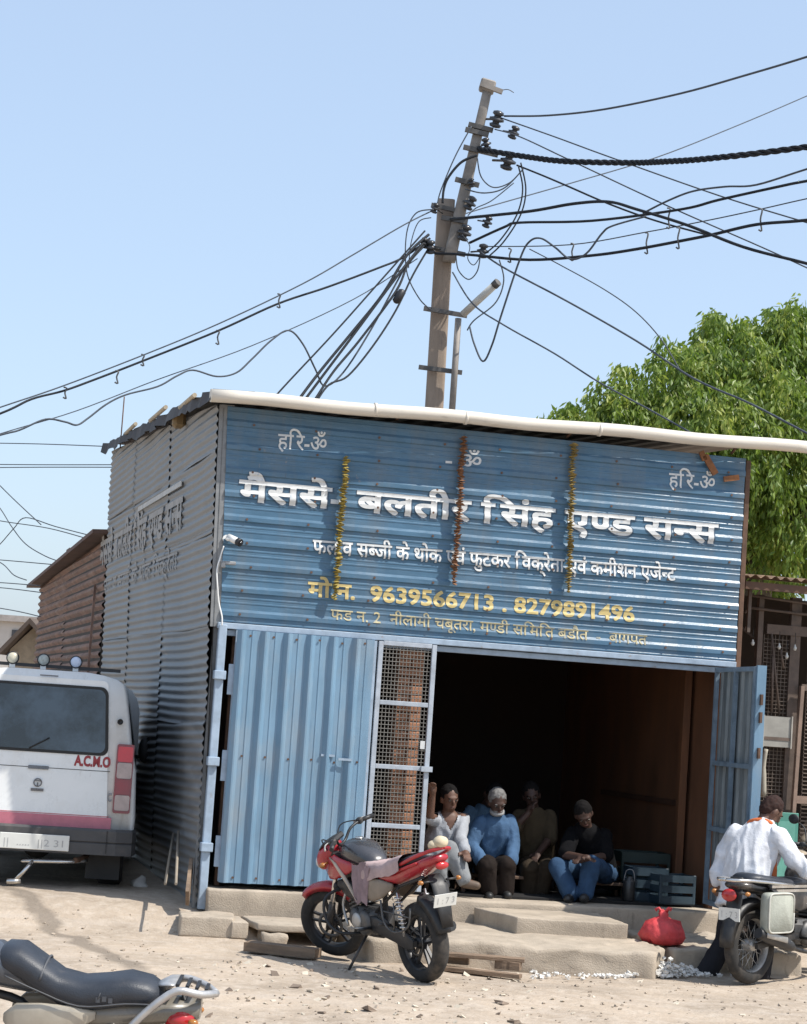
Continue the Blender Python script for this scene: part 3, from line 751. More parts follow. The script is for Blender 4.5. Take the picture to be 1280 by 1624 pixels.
def cctv():
    p = sl(371, 856, -.10); o = thing('security_camera', 'small white bullet camera on the left end of the sign', 'camera', W(p.x, p.y, p.z), YAW)
    dr = V3((.55, -.75, -.32)).normalized(); mb = MB()
    mb.tube([-dr*.07, dr*.055], .030, 14); mb.build('body', CW, o)
    mb = MB(); mb.tube([dr*.05, dr*.085], [.034, .034], 14); mb.build('hood', BLACKP, o)
    mb = MB(); mb.ell(dr*.086, (.018, .018, .018), 10, 6); mb.build('lens', M('lens_glass', (.01, .01, .015), .08), o)
    mb = MB(); mb.tube([(-.05, .02, .0), (-.05, .09, .01)], .014, 8); mb.tube([(-.05, .085, .01), (-.05, .098, .01)], .035, 10); mb.tube([(-.055, .02, .0), -dr*.03], .012, 6); mb.build('mount', CW, o)
    p2 = sl(362, 893, -.06); o2 = thing('cable_bracket', 'grey bracket and junction box below the white camera', 'bracket', W(p2.x, p2.y, p2.z), YAW)
    mb = MB(); mb.box((0, 0, 0), (.13, .05, .03), ch=.006); mb.build('arm', STEEL, o2)
    mb = MB(); mb.box((-.045, -.01, -.02), (.04, .05, .05), ch=.006); mb.build('box', STEEL, o2)
    pts = [sl(355, 866, -.07), sl(349, 885, -.06), sl(344, 905, -.07), sl(345, 930, -.08), sl(347, 955, -.07), sl(352, 978, -.09), sl(352, 992, -.09)]
    mb = MB(); mb.tube(crom([W(*p) for p in pts], 5), .0065, 6); tag(mb.build('camera_cable', CW), 'thin white cable running down the left edge of the sign', 'cable')
cctv()

# ================================================================== things leaning on the side wall
def side_pt(u, v, off):
    nW = EX*WN.x+EY*WN.y; d = ray(u, v); o_ = S0+EX*ow.x+nW*off; t = (o_-CAM).dot(nW)/d.dot(nW); return CAM+d*t
for i, (u0, v0, u1, v1, lb) in enumerate(((262, 1402, 275, 1322, 'thin stick leaning on the grey side wall, the one nearer the van'), (279, 1402, 283, 1318, 'thin stick leaning on the grey side wall, the one nearer the corner'))):
    a, b = side_pt(u0, v0, .30), side_pt(u1, v1, .07); mb = MB(); mb.tube([a, b], .012, 6); tag(mb.build('wood_stick', M('pale_stick', (.25, .21, .16), .8)), lb, 'stick')
a, b = side_pt(297, 1425, .12), side_pt(303, 1372, .06); mb = MB(); mb.bar(a, b, .16, .03, up=(-1, 0, 0)); tag(mb.build('wood_board', WOOD), 'short brown board standing against the foot of the side wall', 'board')
def litter():
    p = gp_(222, 1404, .33); mb = MB(); rings = []
    for z, r in ((0, .06), (.02, .085), (.05, .06), (.08, .045), (.10, .01)):
        rings.append([q+V3(q).normalized()*.05*mnoise.noise(q*14+V3((3, 0, 0))) for q in sring((0, 0, z), (r, 0, 0), (0, r, 0), 2, 14)])
    mb.loft(rings); o = mb.build('crumpled_bag', M('dirty_white_plastic', (.42, .40, .37), .6, bump=.5, bscale=18)); o.location = (p.x, p.y, gz(p.x, p.y)); tag(o, 'crumpled dirty white bag on the ground between van and wall', 'bag')
litter()

# ================================================================== rusty shed and far sheds on the left
def rust_shed():
    nW = EX*WN.x+EY*WN.y; dW = EX*WD.x+EY*WD.y
    a = S0+EX*ow.x+dW*(SL_+.12)+nW*.10
    o = thing('rusty_shed', 'rusty corrugated iron shed behind the blue shop', 'shed', (a.x, a.y, .45), YAW)
    def sh(u, v):
        d = ray(u, v); t = (a-CAM).dot(nW)/d.dot(nW); p = CAM+d*t; return (p-a).dot(dW), p.z-.45
    s1, z1 = sh(66, 932); s0, z0 = sh(178, 852)
    base = V3((0, 0, 0)); zt = lambda s: lerp(z0, z1, s/s1)
    k = 3
    for c in range(2):
        for r in range(4):
            lo = -.1+r*(max(z0, z1)+.1)/4; hi = lo+(max(z0, z1)+.1)/4+.03
            wall_sheet(s1*c/2, s1*(c+1)/2+.03, lo, hi, .01+.005*(r % 2)+.003*c, random.uniform(-.004, .004), 'rusty_sheet', RUST, o, base, random.random()*.05, 0, zt, pit=.12, amp=.02, nz=.004)
    mb = MB(); p = WD*s1
    mb.add([(0, 0, -.1), (p.x, p.y, -.1), (p.x, p.y, z1-.03), (0, 0, z0-.03), (3.5, .5, -.1), (p.x+3.5, p.y, -.1), (p.x+3.5, p.y, z1+.1), (3.5, .5, z0+.1)], [(0, 1, 2, 3), (4, 5, 6, 7), (0, 4, 7, 3), (1, 5, 6, 2), (3, 2, 6, 7)]); mb.build('shed_core', MATS['dark_lining'], o)
    mb = MB(); e = WN*.22
    q = [(e.x, e.y, z0+.05), (p.x+e.x+WD.x*.5, p.y+e.y+WD.y*.5, z1+.0), (p.x+3.6, p.y+.4, z1+.25), (3.6, .4, z0+.32)]
    mb.add(q+[(x, y, z+.05) for x, y, z in q], [(0, 1, 2, 3), (4, 7, 6, 5), (0, 4, 5, 1), (1, 5, 6, 2), (2, 6, 7, 3), (3, 7, 4, 0)]); mb.build('roof', M('rusty_roof', (.12, .075, .06), .85, var=.3, scale=3), o)
    mb = MB(); c = WD*(s1*.62); mb.box((c.x+.3, c.y, zt(s1*.62)+.22), (.5, .6, .3)); mb.build('roof_hatch', M('rusty_roof', (.1, .1, .1)), o)
    for s in (.93,):
        c = WD*(s1*s if s < .9 else s1*.08)+WN*.05; mb = MB(); mb.box((c.x, c.y, z0*.42), (.03, .03, z0*.85)); mb.build('post', RUST, o)
rust_shed()
def far_shed():
    p = at(45, 1046, 44); o = thing('gabled_hut', 'small tan gabled hut far behind the white van', 'hut', (p.x, p.y, .5), R(-8))
    L = at(8, 1040, 44).x-p.x; Rr = at(98, 1040, 44).x-p.x; zt = at(46, 988, 44).z-.5; ze = at(14, 1030, 44).z-.5
    mb = MB(); mb.prism([(L*.85, -.2), (Rr, -.2), (Rr, ze), (.05, zt-.1), (L*.85, ze)], 0, 5); mb.build('wall', M('tan_wall', (.28, .225, .16), .9), o)
    mb = MB(); mb.prism([(L*1.1, ze-.12), (.05, zt-.02), (.05, zt+.1), (L*1.1, ze)], -.3, 5.2); mb.build('roof_slope', M('dark_thatch', (.10, .075, .06), .9), o)
    mb = MB(); mb.prism([(Rr*1.1, ze-.12), (.052, zt-.02), (.052, zt+.1), (Rr*1.1, ze)], -.3, 5.2); mb.build('roof_slope', MATS['dark_thatch'], o)
    p = at(20, 1060, 85); o = thing('far_house', 'pale flat roofed house at the far left horizon', 'house', (p.x, p.y, .8), 0)
    zt = at(20, 985, 85).z-.8; mb = MB(); mb.box((-2, 3, zt/2), (9, 6, zt)); mb.build('wall', M('pale_wall', (.50, .46, .42), .9, var=.1, scale=1), o)
    mb = MB(); mb.box((-2, 3, zt+.1), (9.6, 6.6, .25)); mb.build('roof', M('pale_roof', (.32, .29, .27), .9), o)
    for x in (-1.6, .2, 1.6): mb = MB(); mb.box((x, -.02, zt-.75), (.7, .1, .8)); mb.build('window', M('far_window', (.06, .06, .065), .4), o)
far_shed()

# ================================================================== market stall on the right
def stall():
    o = thing('market_stall', 'dim wire fronted stall with rusty roof right of the shop', 'stall', W(4.85, .6, .12), YAW)
    ox, oy, oz = 4.85, .6, .12
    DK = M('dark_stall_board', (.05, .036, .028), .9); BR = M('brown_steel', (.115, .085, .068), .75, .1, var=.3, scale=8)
    RT = M('rust_roof_sheet', (.24, .16, .10), .8, var=.3, scale=4)
    mb = MB(); n = 160; vs = []
    for i in range(n+1):
        x = -.05+3.4*i/n; zc = .016*math.sin(x*2*math.pi/.10)
        vs += [(x, -.45, 3.385+zc), (x, 2.6, 3.62+zc)]
    mb.add(vs, [(2*i, 2*i+2, 2*i+3, 2*i+1) for i in range(n)], True); mb.build('roof_sheet', RT, o, recalc=False)
    P = lambda u, v, y=0.0: (lambda q: V3((q.x-ox, y, q.z-oz)))(sl(u, v, oy+y))
    def bx_(nm, c, d, m=BR, **k): mb = MB(); mb.box(c, d, **k); return mb.build(nm, m, o)
    bx_('roof_beam', (1.6, -.38, 3.30), (3.3, .05, .07), M('brown_beam', (.10, .055, .035), .8)); 
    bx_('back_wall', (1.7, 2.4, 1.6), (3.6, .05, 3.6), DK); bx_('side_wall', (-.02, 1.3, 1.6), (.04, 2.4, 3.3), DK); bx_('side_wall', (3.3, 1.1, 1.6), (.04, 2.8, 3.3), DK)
    for (u, wd) in ((1206, .05), (1262, .10)):
        a = P(u+2, 930); b = P(u-16, 1300); bx_('post', ((a.x), 0, 1.6), (wd, .06, 3.3))
    bx_('post', (1.9, 0, 1.6), (.08, .06, 3.3)); bx_('post', (P(1186, 945, -.2).x, -.25, 3.1), (.03, .03, .45))
    for (u0, v0, u1, v1, r) in ((1188, 944, 1300, 960, .014), (1190, 964, 1300, 977, .014)):
        a, b = P(u0, v0, -.06), P(u1, v1, -.06); mb = MB(); mb.tube([a, a.lerp(b, .5), b+(b-a)*.6], r, 6); mb.build('rail', BR, o)
    a, b = P(1181, 972, -.06), P(1190, 964, -.06); mb = MB(); mb.tube([a, b], .013, 6); mb.build('rail', BR, o)
    a = P(1210, 997); bx_('panel_rail', (a.x+.9, -.02, a.z), (1.75, .05, .09)); 
    ztop = a.z; x0 = P(1208, 1000).x+.03; x1 = P(1262, 1000).x-.05
    mb = MB()
    k = int((x1-x0)/.035)
    for i in range(k+1): x = x0+(x1-x0)*i/k; mb.bar((x, 0, .3), (x, 0, ztop-.05), .005, .005)
    for i in range(int((ztop-.35)/.036)): z = .32+i*.036; mb.bar((x0, -.004, z), (x1, -.004, z), .006, .006)
    q = mb.build('wire_mesh', M('brown_wire', (.16, .125, .10), .7, .2), o); q['kind'] = 'stuff'
    mb = MB(); x2, x3 = x1+.18, x1+1.2
    for i in range(70): z = .35+i*.037; mb.bar((x2, -.03, z), (x3, -.03, z), .012, .010)
    for i in range(12): x = x2+(x3-x2)*i/11; mb.bar((x, -.025, .3), (x, -.025, 2.9), .006, .006)
    q = mb.build('wire_mesh', MATS['brown_wire'], o); q['kind'] = 'stuff'
    # pale edged brown frame standing before the cage
    FRB = M('faded_brown_wood', (.22, .155, .12), .8, var=.25, scale=5)
    a, b = P(1272, 1088, -.1), P(1255, 1330, -.1); mb = MB(); mb.bar(a, b, .035, .05); mb.build('frame_upright', FRB, o)
    c = P(1263, 1268, -.1); mb = MB(); mb.bar(c, c+V3((.8, 0, 0)), .03, .07); mb.build('frame_rail', FRB, o)
    d = P(1271, 1090, -.1); mb = MB(); mb.bar(d, d+V3((.8, 0, 0)), .03, .06); mb.build('frame_rail', BR, o)
    for (u0, v0, u1, v1) in ((1224, 1005, 1236, 1132), (1238, 1030, 1243, 1060), (1226, 1040, 1224, 1130)):
        a, b = P(u0, v0, -.04), P(u1, v1, -.04); mb = MB(); mb.tube([a, b], .012, 6); mb.build('slant_rod', BR, o)
    a, b = P(1176, 995, .1), P(1203, 1018, .1); mb = MB(); mb.tube([a, b], .014, 6); mb.build('slant_rod', BR, o)
    # grey board hung on the wire
    a, b = P(1211, 1135, -.09), P(1253, 1186, -.09); c = (a+b)/2
    sb_ = bx_('notice_board', (c.x, -.09, c.z), (abs(b.x-a.x), .02, abs(a.z-b.z)), M('grey_notice', (.30, .29, .26), .8, var=.15, scale=6)); sb_['label'] = 'weathered grey notice board wired to the mesh'
    mb = MB(); mb.box((c.x, -.102, c.z-.065), (abs(b.x-a.x)*.9, .006, .03)); mb.build('board_stripe', BR, sb_)
    for s in (-1, 1): mb = MB(); mb.box((c.x+s*abs(b.x-a.x)/2, -.10, c.z), (.012, .03, abs(a.z-b.z)+.02)); mb.build('board_edge', M('pale_edge', (.36, .34, .30), .8), sb_)
    a, b = P(1215, 1188, -.09), P(1211, 1262, -.09); mb = MB(); mb.tube(crom([a, a.lerp(b, .4)+V3((-.015, 0, 0)), b], 4), [.022]*5+[.03]*4, 7); mb.build('hanging_rag', M('pale_rag', (.36, .33, .27), .9), o)
    for k, (u, v) in enumerate(((1185, 995), (1194, 1019), (1236, 1025), (1261, 1027), (1248, 1040))):
        p = P(u, v, -.12); t = thing('light_bulb', ['unlit bulb hanging highest at the left of the stall', 'unlit bulb hanging near the blue door leaf', 'unlit bulb hanging in the middle of the mesh', 'larger unlit bulb hanging before the thick post', 'dim small bulb hanging lowest before the mesh'][k], 'bulb', W(p.x+ox, p.y+oy, p.z+oz), YAW, 'bulbs hung in the stall')
        mb = MB(); mb.lathe([(.003, .03), (.008, .027), (.009, .012), (.016, 0), (.017, -.012), (.011, -.025), (.002, -.03)], n=12); mb.build('glass', M('milky_glass', (.50, .50, .47), .25, var=.03), t)
        mb = MB(); mb.tube([(0, 0, .04), (0, 0, .14)], .003, 5); mb.build('flex', BLACKP, t)
    # teal panel leaning in front
    a, b = P(1235, 1288, -.22), P(1252, 1440, -.22)
    mb = MB(); mb.box((0, 0, 0), (.24, .03, abs(a.z-b.z)), ch=.004); t = mb.build('teal_panel', M('teal_paint', (.07, .24, .19), .55, var=.12, scale=4)); c = W((a.x+b.x)/2+ox, oy-.22, (a.z+b.z)/2+oz); t.location = c; t.rotation_euler = (0, 0, YAW); tag(t, 'teal painted panel standing behind the man in white', 'panel')
    mb = MB(); mb.box((0, -.018, 0), (.17, .008, abs(a.z-b.z)*.82)); mb.build('inset', M('light_teal_paint', (.11, .31, .25), .55), t)
    for i in range(16):
        u, v = random.uniform(1256, 1300), random.uniform(1330, 1450)
        p = P(u, v, -.1); mb = MB(); s = random.uniform(.06, .12)
        mb.ell((0, 0, 0), (s, s*.8, s*.6), 8, 5); mb.v = [q_+V3(q_).normalized()*s*.4*mnoise.noise(q_*9+V3((i, 0, 0))) for q_ in mb.v]
        q = mb.build('rubble_stone', M('tan_rubble', (.30, .25, .19), .95, var=.3, scale=6), o); q.location = p
stall()
# ================================================================== white van
def van():
    p = at(48, 1415, 18.4); RZ = R(7)
    o = thing('white_van', 'white utility van seen from behind, pink band over its grey bumper', 'van', (p.x, 18.42, gz(-3.1, 18.4)+.0), RZ)
    WHT = M('van_white', (.74, .75, .74), .28, var=.04, scale=3, coat=.4); overlay(WHT, (.55, .50, .43), 3, .52, .8, (1, 1, .6), .45); overlay(WHT, (.45, .40, .34), 14, .60, .74, (1, 1, .25), .35, seed=4)
    GRY = M('van_grey_plastic', (.06, .06, .062), .6, var=.15, scale=8); overlay(GRY, (.16, .14, .12), 6, .5, .75, amount=.45)
    RUB = M('black_rubber', (.014, .014, .014), .6, var=.2)
    TYR = M('tyre_rubber', (.022, .021, .02), .85, var=.25, scale=20); overlay(TYR, (.16, .13, .10), 9, .5, .8, amount=.5)
    # half-width by height, the same all along
    hw = lambda z: interp(z, [.30, .45, .63, 1.05, 1.29, 1.60, 1.74, 1.82, 1.87, 1.90], [.80, .845, .855, .83, .775, .722, .695, .665, .56, .30])
    def ring(y, zlo, sh=0.0, top=1.905, k=1.0):
        zz = [zlo, .45, .63, .85, 1.05, 1.29, 1.45, 1.60, 1.70, 1.76, 1.81, 1.85, 1.88, 1.895]
        zz = [zlo]+[z for z in zz if z > zlo+.02]
        while len(zz) < 14: zz.insert(1, zlo+.01*len(zz)*.1)
        zz = zz[:14]
        rt = [V3((hw(z)*k, y+sh*(z-.6), min(z, top))) for z in zz]; lf = [V3((-q.x, q.y, q.z)) for q in reversed(rt)]
        return rt+lf
    mb = MB()
    rings = [ring(.035, .42, .07, k=.965), ring(.06, .42, .07, k=.99), ring(.11, .40, .068), ring(.4, .38, .05), ring(1.2, .36), ring(2.4, .36), ring(2.9, .36)]
    mb.loft(rings); body = mb.build('body', WHT, o)
    # nose
    mb = MB(); secs = [(2.85, .84, 1.05, 1.86), (3.25, .82, 1.02, 1.55), (3.6, .80, 1.0, 1.05), (4.2, .76, .92, .98), (4.35, .70, .80, .85)]
    mb.loft([sring((0, y, (zt+.42)/2), (w_, 0, 0), (0, 0, (zt-.42)/2), 5, 24) for y, w_, zb, zt in secs]); mb.build('bonnet', WHT, o)
    def rp(x, z, d=0.0): return V3((x, .035+.07*(z-.6)-d, z))      # point on the slightly raked rear face
    def plate(pts, d0, d1, name, mat, par=body, bev=0.0):
        n = len(pts); mb = MB(); mb.add([rp(x, z, d0) for x, z in pts]+[rp(x, z, d1) for x, z in pts], [tuple(range(n, 2*n)), tuple(reversed(range(n)))]+[(i, (i+1) % n, (i+1) % n+n, i+n) for i in range(n)])
        return mb.build(name, mat, par, bev)
    def rrect(x0, x1, z0, z1, r, skew=0.0, k=5):
        out = []
        for cx, cz, a0 in ((x1-r, z0+r, -90), (x1-r, z1-r, 0), (x0+r, z1-r, 90), (x0+r, z0+r, 180)):
            for i in range(k+1): a = R(a0+90*i/k); out.append((cx+r*math.cos(a), cz+r*math.sin(a)))
        return [(x*(1-skew*(z-z0)), z) for x, z in out]
    gate = plate(rrect(-.61, .61, .56, 1.83, .05, .11), 0, .018, 'tailgate', WHT)
    plate(rrect(-.575, .575, 1.17, 1.775, .07, .13), .016, .026, 'window_seal', RUB, gate)
    GLS = M('tinted_glass', (.030, .045, .062), .05, var=.6, scale=2.2, spec=.8, thr=(.42, .58))
    plate(rrect(-.545, .545, 1.195, 1.75, .06, .13), .024, .031, 'rear_window', GLS, gate)
    plate([(-.60, 1.034), (.60, 1.034), (.60, 1.040), (-.60, 1.040)], .016, .0195, 'panel_seam', RUB, gate)
    PNK = M('pink_stripe', (.50, .16, .20), .4, var=.12, scale=8)
    plate([(-.62, .535), (.645, .535), (.645, .635), (-.62, .635)], .017, .022, 'pink_band', PNK, gate)
    plate([(-.62, .523), (.645, .523), (.645, .533), (-.62, .533)], .017, .024, 'trim_strip', WHT, gate)
    plate([(-.62, .640), (.62, .640), (.62, .646), (-.62, .646)], .017, .021, 'trim_strip', M('red_line', (.42, .06, .08), .4), gate)
    # letters and emblem
    def flat_text(s, x0, x1, z, size, mat, name='lettering', par=gate, d=.021):
        bm, wd = text_bm([s], .04); k = (x1-x0)/wd
        for v in bm.verts: q = rp(x0+v.co.x*k, z+v.co.y*size, d+v.co.z*.3); v.co = q
        me = bpy.data.meshes.new(name); bm.to_mesh(me); bm.free(); me.materials.append(mat); ob = bpy.data.objects.new(name, me); COL.objects.link(ob); ob.parent = par
    RED = M('red_letter', (.30, .03, .035), .4); GRYL = M('grey_letter', (.22, .22, .23), .4)
    flat_text('A.C.M.O', .285, .60, 1.075, .125, RED)
    flat_text('C', .595, .635, .78, .10, GRYL)
    DKC = M('dark_badge', (.16, .16, .17), .3, .6)
    plate(rrect(-.115, .065, 1.022, 1.052, .006), .02, .034, 'name_badge', DKC, gate)
    mb = MB()
    mb.lathe([(.038, -.004), (.038, .004), (.029, .004), (.029, -.004)], rp(-.02, .905, .026), Matrix.Rotation(R(90), 3, 'X') @ Matrix.Scale(1.0, 3), 24, close=False)
    mb.bar(rp(-.02, .87, .026), rp(-.02, .905, .028), .012, .008); mb.bar(rp(-.046, .92, .026), rp(.006, .92, .028), .010, .008)
    mb.box(rp(-.02, .842, .026), (.11, .01, .024)); q = mb.build('emblem', DKC, gate); q['kind'] = 'stuff'
    # lamp clusters
    LR = M('red_lamp', (.55, .02, .03), .12, var=.1, scale=9, coat=.6); LD = M('dark_red_lamp', (.22, .02, .025), .12, coat=.6); LW_ = M('clear_lamp', (.40, .30, .27), .15, var=.15, scale=12, coat=.6)
    for s in (1, -1):
        def pl(x0, x1, z0, z1, d0, d1, nm, mt, par): 
            xs_ = sorted((s*x0, s*x1)); return plate(rrect(xs_[0], xs_[1], z0, z1, .018), d0, d1, nm, mt, par)
        c = pl(.648, .80, .68, 1.285, -.03, .022, 'lamp_housing', LD, body)
        pl(.660, .79, 1.13, 1.265, .02, .034, 'brake_lamp', LR, c); pl(.660, .79, .985, 1.122, .02, .034, 'turn_lamp', LW_, c)
        pl(.660, .79, .845, .977, .02, .034, 'red_lamp', LD, c); pl(.660, .79, .705, .838, .02, .034, 'reverse_lamp', LW_, c)
        mb = MB(); mb.lathe([(.001, .0), (.012, .0), (.012, .006), (.026, .006), (.026, -.004)], (s*.655, .07, 1.48), Matrix.Rotation(R(90), 3, 'X'), 16); mb.build('fuel_cap' if s > 0 else 'side_badge', RUB, body)
    # bumper
    mb = MB(); rr = []
    for x, y in ((-.87, .55), (-.875, .12), (-.84, -.05), (-.70, -.10), (0, -.115), (.70, -.10), (.84, -.05), (.875, .12), (.87, .55)):
        rr.append([V3((x, y, .315)), V3((x*.985, y+.05, .315)), V3((x*.985, y+.05, .54)), V3((x*.985, y+.012, .54)), V3((x, y, .52)), V3((x, y, .43)), V3((x*.992, y+.012, .42)), V3((x, y, .41))])
    mb.loft(rr, smooth=False); bm_ = mb.build('bumper', GRY, o, .006)
    mb = MB(); mb.box((.0, -.128, .40), (.60, .008, .135), ch=.004); npl = mb.build('number_plate', M('plate_white', (.66, .66, .62), .5, var=.05), bm_)
    PT = M('plate_letter', (.20, .20, .21), .6)
    bm, wd = text_bm(['||  .....  ||2 31'], .0)
    for v in bm.verts: v.co = (-.27+v.co.x*.54/wd, -.1335-v.co.z*.2, .365+v.co.y*.085)
    me = bpy.data.meshes.new('plate_lettering'); bm.to_mesh(me); bm.free(); me.materials.append(M('worn_plate_letter', (.40, .40, .39), .6)); ob = bpy.data.objects.new('plate_lettering', me); COL.objects.link(ob); ob.parent = npl
    for s in (-1, 1): mb = MB(); mb.box((s*.62, -.10, .43), (.004, .02, .2)); mb.build('bumper_seam', RUB, bm_)
    # wheels
    for y in (.62, 3.3):
        for s in (-1, 1):
            mb = MB(); mb.lathe([(.20, -.105), (.30, -.115), (.335, -.09), (.345, -.04), (.345, .04), (.335, .09), (.30, .115), (.20, .105)], (s*.665, y, .345), 'X', 28); t = mb.build('tyre', TYR, o)
            mb = MB(); mb.lathe([(.01, .05), (.08, .06), (.10, .03), (.19, .02), (.205, .08)], (s*.665, y, .345), Matrix.Rotation(R(90*s), 3, 'Y'), 20); mb.build('rim', STEEL, t)
    mb = MB(); mb.box((0, 1.8, .40), (1.5, 3.4, .18)); mb.build('underbody', M('underbody_black', (.02, .02, .02), .8), o)
    mb = MB(); mb.tube([(-.5, .62, .34), (.5, .62, .34)], .05, 10); mb.ell((0, .62, .34), (.14, .14, .14), 12, 8); mb.build('axle', MATS['underbody_black'], o)
    CHR = M('chrome', (.62, .60, .57), .22, .9, var=.1, scale=12)
    mb = MB(); mb.tube(crom([(-.10, .02, .215), (0, -.02, .225), (.28, -.02, .235), (.46, .1, .245)], 4), .018, 8); mb.build('tow_step', CHR, o)  # chrome pieces shaped like a bike's handlebar, added to the van
    mb = MB(); mb.tube([(.0, -.02, .225), (-.06, -.05, .15), (-.14, -.06, .05)], .020, 8); mb.build('chrome_stay', CHR, o)
    mb = MB(); mb.tube([(-.21, -.06, .04), (-.09, -.06, .05)], [.03, .022], 8); mb.build('chrome_end', CHR, o)
    mb = MB(); mb.tube(crom([(.46, .3, .28), (.42, .1, .26), (.36, .0, .25)], 4), .026, 8); mb.build('exhaust_pipe', RUSTBAR, o)
    # side windows, mudflap, roof lamps
    for s in (-1, 1):
        for y0, y1 in ((.25, 1.15), (1.25, 2.1), (2.18, 2.85)):
            mb = MB(); zz = [(1.08, hw(1.08)+.004), (1.62, hw(1.62)+.004)]
            mb.add([(s*zz[0][1], y0, 1.10), (s*zz[0][1], y1, 1.10), (s*(zz[1][1]+.003), y1, 1.64), (s*(zz[1][1]+.003), y0, 1.64)], [(0, 1, 2, 3)]); mb.build('side_window', GLS, body)
    mb = MB(); mb.box((.60, .25, .20), (.30, .012, .24)); mb.build('mud_flap', RUB, o)
    mb = MB(); mb.ell((.91, 2.7, 1.18), (.07, .06, .13), 12, 8); mb.tube([(.80, 2.75, 1.10), (.90, 2.7, 1.12)], .02, 6); mb.build('wing_mirror', RUB, o)
    mb = MB(); mb.bar((-.62, .45, 1.93), (.62, .45, 1.93), .035, .03); mb.build('roof_rack_bar', BLACKP, o)
    for k, (x, mt) in enumerate(((.215, M('blue_white_lamp', (.60, .66, .78), .25, var=.08)), (-.075, M('clear_beacon', (.40, .42, .38), .2, var=.3, scale=20)), (-.35, M('cream_lamp', (.60, .55, .42), .3)))):
        mb = MB(); mb.lathe([(.02, -.07), (.042, -.04), (.058, 0), (.058, .014), (.048, .02)], (x, .43, 1.985), Matrix.Rotation(R(90), 3, 'X'), 20); l = mb.build('roof_lamp', BLACKP, o)
        mb = MB(); mb.lathe([(.045, .012), (.048, .02), (.038, .032), (.02, .04), (.001, .042)], (x, .43, 1.985), Matrix.Rotation(R(90), 3, 'X'), 20); mb.build('lamp_lens', mt, l)
        mb = MB(); mb.box((x, .45, 1.925), (.05, .05, .05)); mb.build('lamp_foot', CW, l)
    mb = MB(); mb.box((.0, .09, 1.845), (.16, .01, .012)); mb.build('roof_badge', DKC, body)
    # dim seats behind the glass are not visible; wiper across the lower glass
    mb = MB(); mb.tube([rp(-.12, 1.20, .04), rp(.05, 1.30, .042)], .007, 5); mb.build('wiper', RUB, gate)
van()
